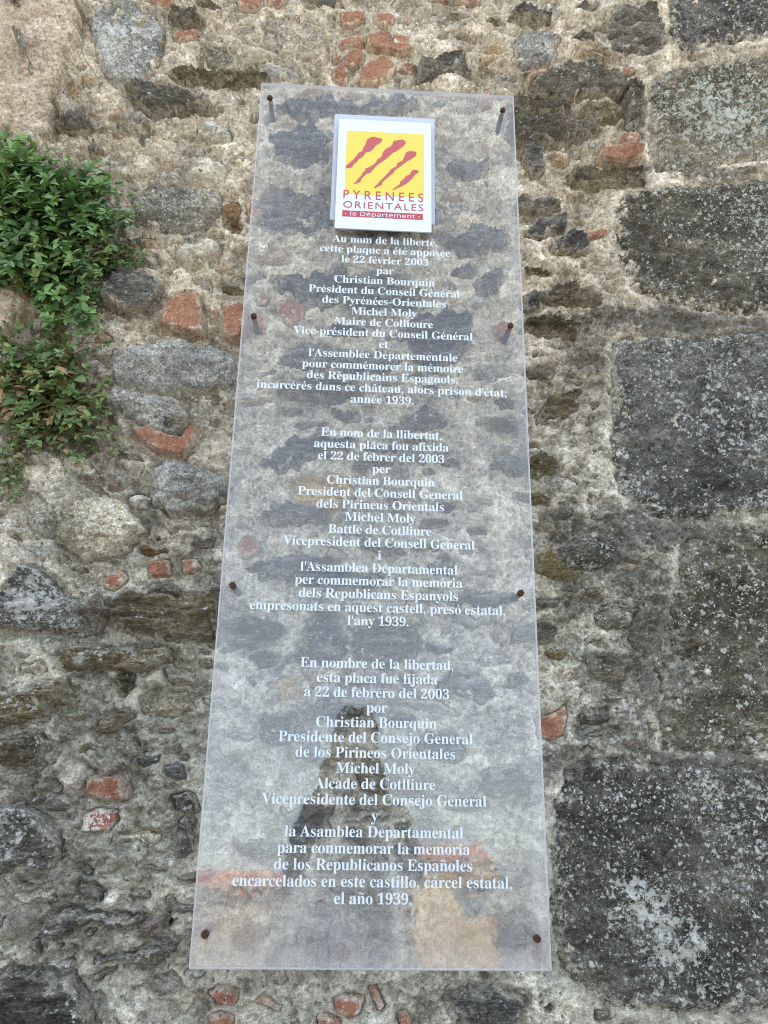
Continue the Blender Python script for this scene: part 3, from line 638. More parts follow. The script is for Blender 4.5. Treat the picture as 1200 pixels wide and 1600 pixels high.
polys = [pxs(p) for _, p, _ in STONES]
def area(P): return .5 * abs(np.dot(P[:, 0], np.roll(P[:, 1], 1)) - np.dot(P[:, 1], np.roll(P[:, 0], 1)))
bag = []
rub = sorted((i for i, q in enumerate(STONES) if q[0] not in 'BAG'), key=lambda i: -area(polys[i]))
tiny = set(rub[98:])                                  # the smallest go in with the uncounted small rubble
for i, ((typ, p, opt), P) in enumerate(zip(STONES, polys)):
    if i in tiny: bake_stone(P, typ, dict(opt, ti=opt.get('ti', .5)), i + 1, bag)
    else: bake_stone(P, typ, opt, i + 1)

# small rubble packed between them: too many and too small to count
rs_ = random.Random(23)
boxes = [(P.min(0), P.max(0), P) for P in polys]
extra = []
lo, hi = pxs([(0, 0), (1200, 0), (0, 1600), (1200, 1600)]).min(0), pxs([(0, 0), (1200, 0), (0, 1600), (1200, 1600)]).max(0)
for k in range(5200):
    cx, cz = rs_.uniform(lo[0], hi[0]), rs_.uniform(lo[1], hi[1])
    wgt = float(paint(ROCKY, np.array([cx]), np.array([cz]), .25)[0])
    if rs_.random() > wgt or float(sdf(RENDER_POLY, np.array([cx]), np.array([cz]))[0]) > -.02: continue
    if len(extra) > 330: break
    big_ = 1.0 if k < 1800 else .55
    rx = rs_.uniform(.022, .070) * big_; rz = rx * rs_.uniform(.18, .55)
    tl = rs_.uniform(-.25, .25)
    n_ = rs_.randint(6, 9); ph = rs_.random() * 6.28
    P = []
    for i in range(n_):
        t = ph + 2 * math.pi * (i + rs_.uniform(-.3, .3)) / n_; r_ = rs_.uniform(.72, 1.12)
        a_, b_ = rx * r_ * math.cos(t), rz * r_ * math.sin(t)
        P.append((cx + a_ * math.cos(tl) - b_ * math.sin(tl), cz + a_ * math.sin(tl) + b_ * math.cos(tl)))
    P = np.array(P); mn, mx = P.min(0) - .006, P.max(0) + .006
    hit = False
    for a_, b_, Q_ in boxes:
        if (mn < b_).all() and (mx > a_).all():
            if sdf(Q_, P[:, 0], P[:, 1]).max() > -.005 or sdf(P, Q_[:, 0], Q_[:, 1]).max() > -.005 or sdf(Q_, np.array([cx]), np.array([cz]))[0] > -.005: hit = True; break
    if hit: continue
    top_ = min(1, max(0, (cz + 1.3) / .9))
    typ = rs_.choices('LSTDWR', (.36, .32 - .16 * top_, .10 + .14 * top_, .13 - .09 * top_, .05 + .12 * top_, .05))[0]
    extra.append((typ, P, dict(p=rs_.uniform(.002, .016), ti=rs_.uniform(.25, 1.0)))); boxes.append((mn, mx, P))
for i, (typ, P, opt) in enumerate(extra): bake_stone(P, typ, opt, 300 + i, bag)
b0 = 0; VV, QQ = [], []
for c in bag: VV.append(c[0]); QQ.append(c[1] + b0); b0 += len(c[0])
me = mesh_np('small_rubble', np.concatenate(VV), np.concatenate(QQ))
fattr(me, 'tint', np.concatenate([np.full(len(c[0]), c[2]) for c in bag]))
for nm, j in (('edge', 3), ('lichen', 4), ('dark', 5), ('warm', 6)): fattr(me, nm, np.concatenate([c[j] for c in bag]))
mats = [M_L, M_S, M_T, M_D, M_W, M_R]
so = link('small_rubble', me, mats, wall); tag(so, kind='stuff')
if len(me.polygons) == sum(len(c[1]) for c in bag):
    me.polygons.foreach_set('material_index', np.concatenate([np.full(len(c[1]), mats.index(c[7])) for c in bag]).astype(np.int32))

# mortar bed: one fine sheet over all of the view, growing coarser outward to the whole wall
gx = grid_axis(x0, x1, .0032, -6.0, 7.0); gz = grid_axis(z0, z1, .0032, -3.6, 6.2)
X, Z = np.meshgrid(gx, gz)
H, TONE, ROCK = mortar_height(X, Z)
fade = 1 - smooth((np.maximum(np.maximum(x0 - X, X - x1), np.maximum(z0 - Z, Z - z1)) - .02) / .22) * .97
H *= fade; TONE *= fade; ROCK *= fade
smear = fbm(X, Z, 24, 4, .6, 41)
for typ, P, opt in [(a, P, c) for (a, b, c), P in zip(STONES, polys)] + extra:
    mn, mx = P.min(0) - .03, P.max(0) + .03
    i0, i1 = np.searchsorted(gx, mn[0]), np.searchsorted(gx, mx[0])
    j0, j1 = np.searchsorted(gz, mn[1]), np.searchsorted(gz, mx[1])
    if i1 <= i0 or j1 <= j0: continue
    xs, zs = X[j0:j1, i0:i1], Z[j0:j1, i0:i1]
    xw, zw = warp(xs, zs, .0022 if typ == 'B' else (.017 if opt.get('rag') else .009), .0016 if typ == 'B' else (.004 if opt.get('rag') else .0030))
    sd = sdf(P, xw, zw)
    if typ in 'AG': sd = sd + .007
    pr = opt.get('p', TYPES[typ][1])
    flat = smooth((sd + .012) / .012)
    h = H[j0:j1, i0:i1]
    h = h * (1 - .75 * flat)                                            # calmer near the stone
    cut = smooth((sd + .003) / .008)
    lim = .60 if typ in 'SDRB' else (.42 if typ in 'LWT' else .6)
    cover = smooth((smear[j0:j1, i0:i1] - lim) / .2) * (pr < .03)
    if typ in 'AG': cut = smooth((sd - .002) / .02)
    h = h - cut * .017 * (1 - cover) + cut * cover * (pr + .001)
    if pr >= .02: h = h - .009 * smooth((sd + .012) / .006) * (1 - cut)   # a shadow gap round proud stones
    H[j0:j1, i0:i1] = h
sdr = sdf(RENDER_POLY, *warp(X, Z, .012, .004))
inr_ = smooth((sdr + .002) / .010); H = H * (1 - .88 * inr_); TONE = TONE * (1 - .8 * inr_)
H += inr_ * (.038 + .0045 * fbm(X, Z, 70, 4, .65, 8) + .004 * fbm(X, Z, 14, 2, .5, 2))
for u, v, r in HOLES:
    cx, cz = px(u, v); rr = px(u + r, v)[0] - cx
    XW, ZW = X, Z
    H -= .035 * smooth(1.6 - np.hypot(X - cx, (Z - cz) * 1.1) / rr)
ny, nx = X.shape
ids = np.arange(nx * ny).reshape(ny, nx)
Q = np.stack([ids[:-1, :-1], ids[:-1, 1:], ids[1:, 1:], ids[1:, :-1]], -1).reshape(-1, 4)
me = mesh_np('mortar_bed', np.stack([X.ravel(), (BASE - H).ravel(), Z.ravel()], -1), Q)
XR, ZR = X.ravel(), Z.ravel()
fattr(me, 'lichen', paint(LICHEN, XR, ZR, .1)); shel = (smooth((XR + .01) / .04) * smooth((.61 - XR) / .04) * smooth((ZR + 1.87) / .05) * smooth((.02 - ZR) / .05))
fattr(me, 'dark', paint(DARKS, XR, ZR, .07) * (1 - .7 * shel)); fattr(me, 'tone', TONE.ravel() * (1 - .3 * shel) + .42 * shel); fattr(me, 'rock', np.clip(ROCK.ravel() * smooth((sdf(RENDER_POLY, XR, ZR) < .01).astype(float)), 0, 1)); fattr(me, 'warm', np.maximum(paint(WARMS, XR, ZR), inr_.ravel() * .92))
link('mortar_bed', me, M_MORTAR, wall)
# solid core behind the face
bm = bmesh.new(); box(bm, (-5.9, .16, -3.5), (6.9, 1.4, 6.0))
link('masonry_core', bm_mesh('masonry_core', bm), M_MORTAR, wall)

# rubble beyond the photograph's edges, so that the wall goes on
Vs, Qs, A_t, A_e, A_l = [], [], [], [], []
def blob(cx, cz, rx, rz, pr, k):
    n = 22; t = np.linspace(-1, 1, n)
    U, W_ = np.meshgrid(t, t)
    Xb = cx + U * rx * 1.1; Zb = cz + W_ * rz * 1.1
    rad = 1 - (np.abs(U) ** 3 + np.abs(W_) ** 3) ** (1 / 3) + fbm(Xb, Zb, 14, 3, .5, k) * .22
    h = -.03 + (pr + .03) * smooth((rad + .05) / .3) + fbm(Xb, Zb, 30, 3, .5, k) * .004
    b = sum(len(v) for v in Vs)
    Vs.append(np.stack([Xb.ravel(), (BASE - h).ravel(), Zb.ravel()], -1))
    g = np.arange(n * n).reshape(n, n) + b
    Qs.append(np.stack([g[:-1, :-1], g[:-1, 1:], g[1:, 1:], g[1:, :-1]], -1).reshape(-1, 4))
    A_t.append(np.full(n * n, random.random())); A_e.append(np.clip(1 - rad.ravel() / .3, 0, 1))
placed = []
for k in range(900):
    cx, cz = random.uniform(-2.2, 2.8), random.uniform(-2.6, 1.6)
    rx = random.uniform(.05, .17); rz = random.uniform(.03, .08)
    m = 0.03
    u1 = x0 - .0 - rx; u2 = x1 + rx
    if u1 - m < cx < u2 + m and z0 - rz - m < cz < z1 + rz + m: continue
    if any(abs(cx - a) < rx + c and abs(cz - b) < rz + d for a, b, c, d in placed): continue
    placed.append((cx, cz, rx, rz)); blob(cx, cz, rx, rz, random.uniform(.008, .022), k)
me = mesh_np('outer_rubble', np.concatenate(Vs), np.concatenate(Qs))
fattr(me, 'tint', np.concatenate(A_t)); fattr(me, 'edge', np.concatenate(A_e)); fattr(me, 'lichen', np.full(len(me.vertices), .25))
tag(link('outer_rubble', me, M_S, wall), kind='stuff')

# ------------------------------------------------------------------ the plaque
plaque = empty('memorial_plaque', WALL_M @ Matrix.Translation((0, 0, -1.849)))
tag(plaque, 'tall clear acrylic memorial plaque with white text in three languages bolted to the wall', 'plaque')
PW, PH, PT = .60, 1.849, .010
def pl(x, yd, y=0.0): return Vector((x, y, PH - yd))          # plaque coordinates: x right, yd down from the top edge

def mat_acrylic():
    N = NT('weathered_acrylic'); v = N.co()
    X_, Y_, Z_ = N.xyz(v)
    ex = N.ma('MINIMUM', X_, N.ma('SUBTRACT', PW, X_)); ez = N.ma('MINIMUM', Z_, N.ma('SUBTRACT', PH, Z_))
    e = N.ma('MINIMUM', ex, ez)
    n = N.noise(N.map(v, (1, 1, .45)), 7, 5, .6); nf = N.noise(N.map(v, (5, 1, 1)), 60, 4, .7)
    film = N.mr(N.ma('ADD', e, N.mr(n, .3, .7, -.025, .025)), -.01, .04, .14, .0)
    low = N.ma('MULTIPLY', N.mr(Z_, .0, .24, .24, .0), N.mr(n, .3, .65, .25, 1.0))
    d = N.ma('ADD', N.ma('ADD', film, low), N.mr(n, .38, .7, .006, .032))
    d = N.ma('MULTIPLY', d, N.mr(nf, .3, .7, .6, 1.4))
    st = N.noise(N.map(v, (55, 1, 1.6)), 1.0, 5, .65)                    # rain streaks running down the sheet
    d = N.ma('ADD', d, N.ma('MULTIPLY', N.mr(st, .56, .74, 0, .10), N.mr(N.noise(v, 4, 2, .5), .4, .6, .1, 1)))
    sp = N.vor(v, 46); sc_ = N.xyz(sp.outputs['Color'])                  # dried drops and splashes
    d = N.ma('ADD', d, N.ma('MULTIPLY', N.ma('LESS_THAN', sc_[0], .10), N.mr(sp.outputs['Distance'], .06, .16, .16, 0)))
    geo = N.n('ShaderNodeNewGeometry'); bf = geo.outputs['Backfacing']
    fr = N.n('ShaderNodeFresnel'); N.put(fr.inputs['IOR'], N.mr(bf, 0, 1, 1.60, 1 / 1.60))
    tp = N.n('ShaderNodeBsdfTransparent'); tp.inputs[0].default_value = (.985, .99, .99, 1)
    gl = N.n('ShaderNodeBsdfGlossy'); gl.inputs['Roughness'].default_value = .03
    bpn = N.n('ShaderNodeBump'); bpn.inputs['Strength'].default_value = .14; bpn.inputs['Distance'].default_value = .003; N.put(bpn.inputs['Height'], N.noise(v, 14, 3, .5)); N.t.links.new(bpn.outputs[0], gl.inputs['Normal'])
    g = N.n('ShaderNodeMixShader'); N.put(g.inputs[0], fr.outputs[0])
    N.t.links.new(tp.outputs[0], g.inputs[1]); N.t.links.new(gl.outputs[0], g.inputs[2])
    df = N.n('ShaderNodeBsdfDiffuse'); df.inputs['Color'].default_value = (.66, .655, .675, 1)
    tr = N.n('ShaderNodeBsdfTranslucent'); tr.inputs['Color'].default_value = (.60, .59, .605, 1)
    m1 = N.n('ShaderNodeMixShader'); m1.inputs[0].default_value = .35
    N.t.links.new(df.outputs[0], m1.inputs[1]); N.t.links.new(tr.outputs[0], m1.inputs[2])
    nn = N.n('ShaderNodeVectorMath', operation='DOT_PRODUCT')
    vt = N.n('ShaderNodeVectorTransform', vector_type='NORMAL', convert_from='WORLD', convert_to='OBJECT')
    N.t.links.new(geo.outputs['True Normal'], vt.inputs[0]); N.t.links.new(vt.outputs[0], nn.inputs[0]); nn.inputs[1].default_value = (0, 1, 0)
    face = N.ma('ABSOLUTE', nn.outputs['Value'])
    d = N.mix(N.ma('GREATER_THAN', face, .8), .75, d)              # sawn, frosted edges
    ms = N.n('ShaderNodeMixShader'); N.put(ms.inputs[0], d)
    N.t.links.new(g.outputs[0], ms.inputs[1]); N.t.links.new(m1.outputs[0], ms.inputs[2])
    N.t.links.new(ms.outputs[0], N.out.inputs[0]); return N.m
bm = bmesh.new(); box(bm, (0, 0, 0), (PW, PT, PH))
bmesh.ops.bevel(bm, geom=bm.edges[:], offset=.0016, segments=1, affect='EDGES')
link('acrylic_panel', bm_mesh('acrylic_panel', bm), mat_acrylic(), plaque)

def flat_mat(name, col, rough=.55, var=.06, spec=.3):
    N = NT(name); v = N.co()
    n = N.noise(v, 30, 5, .65)
    c = N.mix(n, tuple(q * (1 - var) for q in col), tuple(min(1, q * (1 + var)) for q in col))
    N.bsdf(c, rough, n, .05, .001, spec); return N.m
M_TEXT = flat_mat('white_vinyl_lettering', (.55, .60, .64))
M_WHITE = flat_mat('white_plate', (.58, .64, .70), .4, .02)
M_WHITE2 = flat_mat('greyish_backing', (.42, .44, .50), .5, .04)
M_YEL = flat_mat('yellow_print', (.62, .51, .09), .45, .02)
M_RED = flat_mat('red_print', (.40, .06, .075), .45, .05)

# lettering: bold serif drawn with the mathematical bold alphabet of Blender's own built-in font set
ACC = {'é': ('e', 'acute'), 'É': ('E', 'acute'), 'è': ('e', 'grave'), 'ò': ('o', 'grave'), 'ó': ('o', 'acute'), 'á': ('a', 'acute'),
       'â': ('a', 'circ'), 'ñ': ('n', 'tilde')}
def bold(ch):
    o = ord(ch)
    if 65 <= o <= 90: return chr(0x1D400 + o - 65)
    if 97 <= o <= 122: return chr(0x1D41A + o - 97)
    if 48 <= o <= 57: return chr(0x1D7CE + o - 48)
    return ch
def sans(ch):
    o = ord(ch)
    if 65 <= o <= 90: return chr(0x1D5A0 + o - 65)
    if 97 <= o <= 122: return chr(0x1D5BA + o - 97)
    return ch
_gcache = {}
def glyph_mesh(s):
    """vertices, faces of a string set in the built-in fonts at size 1"""
    if s in _gcache: return _gcache[s]
    c = bpy.data.curves.new('lettering', 'FONT'); c.body = s; c.resolution_u = 5
    o = bpy.data.objects.new('lettering', c); COL.objects.link(o)
    dg = bpy.context.evaluated_depsgraph_get()
    me = bpy.data.meshes.new_from_object(o.evaluated_get(dg))
    V = [v.co.copy() for v in me.vertices]; F = [list(p.vertices) for p in me.polygons]
    bpy.data.meshes.remove(me); bpy.data.objects.remove(o); bpy.data.curves.remove(c)
    _gcache[s] = (V, F); return V, F
def adv(ch):
    """advance width: measured between two uprights"""
    key = ('adv', ch)
    if key not in _gcache:
        a = glyph_mesh('\U0001D425' + '\U0001D425')[0]; b = glyph_mesh('\U0001D425' + ch + '\U0001D425')[0]
        _gcache[key] = max(v.x for v in b) - max(v.x for v in a)
    return _gcache[key]
def line_geo(text, style=bold, track=0.0):
    """one line of lettering at size 1 from x = 0: vertices (x, z), faces, width"""
    V, F = [], []; x = 0.0
    def add(vs, fs, dx=0, dz=0, s=1.0):
        b = len(V)
        V.extend([(v[0] * s + dx, v[1] * s + dz) for v in vs]); F.extend([[i + b for i in f] for f in fs])
    for ch in text:
        if ch == ' ': x += .27 + track; continue
        if ch in "'.-,•":
            if ch == '•': add([(.05, .22), (.19, .22), (.19, .36), (.05, .36)], [[0, 1, 2, 3]], x); x += .24 + track; continue
            if ch == '-': add([(.03, .19), (.28, .19), (.28, .27), (.03, .27)], [[0, 1, 2, 3]], x); x += .31 + track; continue
            if ch == "'": add([(.05, .68), (.15, .68), (.12, .42), (.08, .42)], [[3, 2, 1, 0]], x); x += .20 + track; continue
            k = 14; c0 = [(.115 + .072 * math.cos(2 * math.pi * i / k), .06 + .072 * math.sin(2 * math.pi * i / k)) for i in range(k)]
            add(c0, [list(range(k))], x)
            if ch == ',': add([(.175, .09), (.188, .03), (.16, -.09), (.07, -.165), (.055, -.14), (.115, -.07), (.125, -.005)], [[6, 5, 4, 3, 2, 1, 0]], x)
            x += .25 + track; continue
        base, acc = ACC.get(ch, (ch, None))
        g = style(base)
        vs, fs = glyph_mesh(g); vs = [(v.x, v.y) for v in vs]
        if style is bold and base.isdigit():
            vs = [(a * .93, b * .955) for a, b in vs]
        wd = adv(g) * (.93 if style is bold and base.isdigit() else 1)
        add(vs, fs, x)
        if acc:
            cx = x + (min(v[0] for v in vs) + max(v[0] for v in vs)) / 2
            tz = max(v[1] for v in vs) + .055
            A = {'acute': [(-.04, 0), (.01, 0), (.125, .165), (.03, .18)], 'grave': [(.04, 0), (-.01, 0), (-.125, .165), (-.03, .18)][::-1],
                 'circ': None, 'tilde': None}[acc]
            if A: add(A, [[0, 1, 2, 3]], cx, tz)
            elif acc == 'circ': add([(-.15, 0), (-.09, 0), (0, .09), (.09, 0), (.15, 0), (.045, .17), (-.045, .17)], [[0, 1, 2, 6], [2, 3, 4, 5], [2, 5, 6]], cx, tz)
            else:
                n = 9; t = [i / (n - 1) for i in range(n)]
                lo = [(-.16 + .32 * q, .06 + .045 * math.sin(2 * math.pi * q)) for q in t]; hi = [(a, b + .065) for a, b in lo]
                add(lo + hi, [[i, i + 1, n + i + 1, n + i] for i in range(n - 1)], cx, tz)
        x += wd + track
    return V, F, x - track
def letters(name, items, mat, parent, depth, style=bold):
    """items: (text, centre x, baseline yd, size, x stretch, tracking); one mesh of thin raised lettering"""
    VV, FF = [], []
    for text, cx, yd, size, sx, track in items:
        V, F, wd = line_geo(text, style, track)
        b = len(VV)
        for a, c in V: p = pl(cx + (a - wd / 2) * size * sx, yd - c * size, depth); VV.append(p)
        FF += [[i + b for i in f] for f in F]
    me = bpy.data.meshes.new(name); me.from_pydata(VV, [], FF); me.update()
    return link(name, me, mat, parent)

FR = ["Au nom de la liberté,", "cette plaque a été apposée", "le 22 février 2003", "par", "Christian Bourquin", "Président du Conseil Général",
      "des Pyrénées-Orientales", "Michel Moly", "Maire de Collioure", "Vice-président du Conseil Général", "et", "l'Assemblée Départementale",
      "pour commémorer la mémoire", "des Républicains Espagnols,", "incarcérés dans ce château, alors prison d'état,", "année 1939."]
CA = ["En nom de la llibertat,", "aquesta placa fou afixida", "el 22 de febrer del 2003", "per", "Christian Bourquin", "President del Consell General",
      "dels Pirineus Orientals", "Michel Moly", "Battle de Cotlliure", "Vicepresident del Consell General", "i", "l'Assamblea Departamental",
      "per commemorar la memòria", "dels Republicans Espanyols", "empresonats en aquest castell, presó estatal,", "l'any 1939."]
ES = ["En nombre de la libertad,", "esta placa fue fijada", "a 22 de febrero del 2003", "por", "Christian Bourquin", "Presidente del Consejo General",
      "de los Pirineos Orientales", "Michel Moly", "Alcade de Cotlliure", "Vicepresidente del Consejo General", "y", "la Asamblea Departamental",
      "para conmemorar la memoria", "de los Republicanos Españoles", "encarcelados en este castillo, cárcel estatal,", "el año 1939."]
for nm, lines, y0, dy, ref, wid in (('french_inscription', FR, .42983, .025763, 14, .5188), ('catalan_inscription', CA, .8920, .025409, 14, .4844),
                                    ('spanish_inscription', ES, 1.35238, .026133, 14, .4781)):
    size = .0262
    _, _, w0 = line_geo(lines[ref]); w1 = line_geo(lines[ref], track=.05)[2]
    track = .05 * (wid / size - w0) / (w1 - w0)
    sx = 1.0
    if abs(track) > .03: sx = wid / size / line_geo(lines[ref], track=math.copysign(.03, track))[2]; track = math.copysign(.03, track)
    letters(nm, [(t, .2995, y0 + k * dy + .0058, size, sx, track) for k, t in enumerate(lines)], M_TEXT, plaque, -.0004)

# the emblem plate: a white plate standing off the panel on a slightly wider backing sheet
bm = bmesh.new(); a, b = pl(.1755, .3790, -.0012), pl(.4092, .0842, -.0004); box(bm, a, b)
link('backing_sheet', bm_mesh('backing_sheet', bm), M_WHITE2, plaque)
DZ = .013                                                         # the plate's face stands this far out
FOOT = (CAM_P[0], CAM_P[1]); KP = (1.43475 - DZ) / 1.43475
def ep(x, yd, y=-DZ):                                             # apparent place on the panel -> place on the proud plate
    return pl(FOOT[0] + (x - FOOT[0]) * KP, FOOT[1] + (yd - FOOT[1]) * KP, y)
emb = None
bm = bmesh.new(); a, b = ep(.1862, .3992), ep(.4018, .0962); box(bm, (a.x, -DZ, a.z), (b.x, -DZ + .004, b.z))
bmesh.ops.bevel(bm, geom=bm.edges[:], offset=.0005, segments=1, affect='EDGES')
emb = link('emblem_plate', bm_mesh('emblem_plate', bm), M_WHITE, plaque)
bm = bmesh.new(); a, b = ep(.2310, .36), ep(.36, .13); box(bm, (a.x, -DZ + .004, a.z), (a.x + .01, -.0012, b.z)); box(bm, (b.x - .01, -DZ + .004, a.z), (b.x, -.0012, b.z))
link('spacer', bm_mesh('spacer', bm), M_WHITE, emb)
def sheet(name, outlines, mat, depth):
    VV, FF = [], []
    for o in outlines:
        base = len(VV); VV += [ep(x, y, depth) for x, y in o]; FF.append(list(range(base, base + len(o))))
    bm = bmesh.new(); vs = [bm.verts.new(v) for v in VV]
    for f in FF: bm.faces.new([vs[i] for i in f])
    bmesh.ops.triangulate(bm, faces=bm.faces[:])
    return link(name, bm_mesh(name, bm), mat, emb)
# emblem artwork in pixels of a 6x enlargement of the photo at (500, 160)
def art(pts):
    out = []
    for u, v in pts:
        q = px(500 + u / 6, 160 + v / 6, 0.0); out.append((q[0], -q[1]))
    return out
yq = art([(250, 262), (978, 302), (972, 890), (232, 862)])
cx0, cx1 = (yq[0][0] + yq[3][0]) / 2, (yq[1][0] + yq[2][0]) / 2; cy0, cy1 = (yq[0][1] + yq[1][1]) / 2, (yq[2][1] + yq[3][1]) / 2
sheet('yellow_square', [[(cx0, cy0), (cx1, cy0), (cx1, cy1), (cx0, cy1)]], M_YEL, -DZ - .0003)
STR = [[(440,352),(470,330),(505,322),(545,334),(582,340),(578,368),(552,392),(525,402),(500,438),(470,462),(430,470),(410,498),(392,520),(358,536),(345,560),(322,575),(306,600),(300,612),(270,616),(246,620),(238,628),(246,592),(280,566),(305,545),(335,512),(365,470),(395,458),(408,420),(425,398)],
       [(690,362),(740,354),(770,348),(800,362),(804,385),(780,412),(745,438),(715,462),(690,468),(655,500),(620,530),(585,556),(540,585),(515,610),(490,632),(470,662),(435,672),(410,695),(388,718),(380,745),(350,760),(306,768),(340,742),(356,718),(385,690),(400,660),(432,632),(418,622),(440,616),(470,604),(520,570),(535,540),(575,512),(592,465),(620,435),(655,418),(680,395)],
       [(810,468),(840,458),(895,462),(906,480),(895,505),(860,530),(815,555),(775,585),(740,612),(700,640),(685,665),(655,690),(625,715),(585,750),(582,772),(550,788),(515,806),(505,798),(540,768),(560,740),(590,712),(640,660),(660,632),(715,600),(725,572),(775,545),(790,510)],
       [(862,640),(890,632),(928,642),(915,665),(890,680),(870,708),(840,740),(800,770),(750,796),(712,812),(685,826),(678,818),(715,792),(748,768),(752,745),(790,715),(805,690),(838,680)]]
M_RED_STRIPE = flat_mat('brushed_red_print', (.42, .085, .095), .45, .1)
for st in STR: sheet('red_stripe', [art(st)], M_RED_STRIPE, -DZ - .0006)
bq = art([(210, 1008), (965, 1048), (963, 1108), (206, 1064)])
bx0, bx1 = (bq[0][0] + bq[3][0]) / 2, (bq[1][0] + bq[2][0]) / 2; by0, by1 = (bq[0][1] + bq[1][1]) / 2, (bq[2][1] + bq[3][1]) / 2
sheet('red_band', [[(bx0, by0), (bx1, by0), (bx1, by1), (bx0, by1)]], M_RED, -DZ - .0003)
def emb_letters(name, rows, mat, depth):
    VV, FF = [], []
    for text, xa, xb, base, cap, style in rows:
        V, F, wd = line_geo(text, style, rows_track[text])
        xs = [q[0] for q in V]; lo, hi = min(xs), max(xs)
        H_ = glyph_mesh(style('E'))[0]; capn = max(v.y for v in H_)
        b = len(VV)
        for a, c in V: VV.append(ep(xa + (a - lo) / (hi - lo) * (xb - xa), base - c / capn * cap, depth))
        FF += [[i + b for i in f] for f in F]
    me = bpy.data.meshes.new(name); me.from_pydata(VV, [], FF); me.update()
    return link(name, me, mat, emb)
idf = lambda c: c
rows_track = {'PYRENEES': .26, 'ORIENTALES': .10, '• le Département •': .03}
def row(text, l, r, style):   # l, r: left and right (u, vtop, vbottom) in artwork pixels
    a, a2, b, b2 = art([(l[0], l[1]), (l[0], l[2]), (r[0], r[1]), (r[0], r[2])])
    return (text, (a[0] + a2[0]) / 2, (b[0] + b2[0]) / 2, (a2[1] + b2[1]) / 2, ((a2[1] - a[1]) + (b2[1] - b[1])) / 2, style)
emb_letters('red_lettering', [row('PYRENEES', (220, 818, 895), (968, 860, 940), idf), row('ORIENTALES', (218, 922, 982), (968, 962, 1024), idf)], M_RED, -DZ - .0007)
emb_letters('white_lettering', [row('• le Département •', (236, 1018, 1056), (934, 1056, 1094), sans)], M_WHITE, -DZ - .0006)

# bolts: hexagonal rusty heads, washers and rods into the wall
def mat_rust():
    N = NT('rusty_iron'); v = N.co(); n = N.noise(v, 300, 5, .7)
    N.bsdf(N.ramp(n, [(.3, (.02, .012, .009)), (.55, (.06, .025, .014)), (.75, (.16, .06, .025))]), .85, n, .6, .002); return N.m
M_RUST = mat_rust()
N = NT('grey_steel_rod'); v = N.co(); n = N.noise(v, 200, 4, .7)
N.bsdf(N.ramp(n, [(.3, (.05, .048, .05)), (.7, (.13, .115, .11))]), .7, n, .4, .002); M_ROD = N.m
N = NT('rust_run'); v = N.co(); X_, Y_, Z_ = N.xyz(v)
n = N.noise(N.map(v, (1, 1, .12)), 260, 3, .6)
al = N.ma('MULTIPLY', N.mr(n, .4, .68, 0, .55), N.attr('fade'))
df = N.n('ShaderNodeBsdfDiffuse'); df.inputs[0].default_value = (.30, .17, .08, 1); tp = N.n('ShaderNodeBsdfTransparent')
ms = N.n('ShaderNodeMixShader'); N.put(ms.inputs[0], al)
N.t.links.new(tp.outputs[0], ms.inputs[1]); N.t.links.new(df.outputs[0], ms.inputs[2]); N.t.links.new(ms.outputs[0], N.out.inputs[0])
M_RUN = N.m
BOLTS = [(.0230, .0501), (.5715, .0499), (.0245, .6320), (.5705, .6295), (.0240, 1.2099), (.5708, 1.2102), (.0230, 1.7965), (.5765, 1.7995)]
for k, (bx, byd) in enumerate(BOLTS):
    c = pl(bx, byd)
    bm = bmesh.new()
    seg = 6 if k != 6 else 10
    ring = lambda r, y, a0: [bm.verts.new((c.x + r * math.cos(a0 + 2 * math.pi * i / seg), y, c.z + r * math.sin(a0 + 2 * math.pi * i / seg))) for i in range(seg)]
    a0 = random.random()
    rs = [ring(.0066, -.0002, a0), ring(.0066, -.0062, a0), ring(.0050, -.0078, a0)]
    for A, B in zip(rs, rs[1:]):
        for i in range(seg): bm.faces.new((A[i], A[(i + 1) % seg], B[(i + 1) % seg], B[i]))
    bm.faces.new(rs[-1])
    bt = link('bolt', bm_mesh('bolt', bm), M_RUST, plaque)
    bm = bmesh.new(); tube(bm, [(c.x, PT + .0003, c.z), (c.x, .035, c.z), (c.x, .098, c.z)], [.0052, .0056, .0062], 12)
    link('rod', bm_mesh('rod', bm, True), M_ROD, bt)
    bm = bmesh.new(); n_ = 8; L_ = random.uniform(.02, .045) if k < 6 else .06
    g = [[bm.verts.new((c.x + (i / 4 - 1) * .0075, -.0003, c.z - .002 - L_ * j / n_)) for i in range(9)] for j in range(n_ + 1)]
    for j in range(n_):
        for i in range(8): bm.faces.new((g[j][i], g[j][i + 1], g[j + 1][i + 1], g[j + 1][i]))
    me = bm_mesh('rust_run', bm)
    fattr(me, 'fade', [max(0, 1 - abs(i / 4 - 1) ** 1.5) * (1 - j / n_) ** .8 for j in range(n_ + 1) for i in range(9)])
    link('rust_run', me, M_RUN, bt)

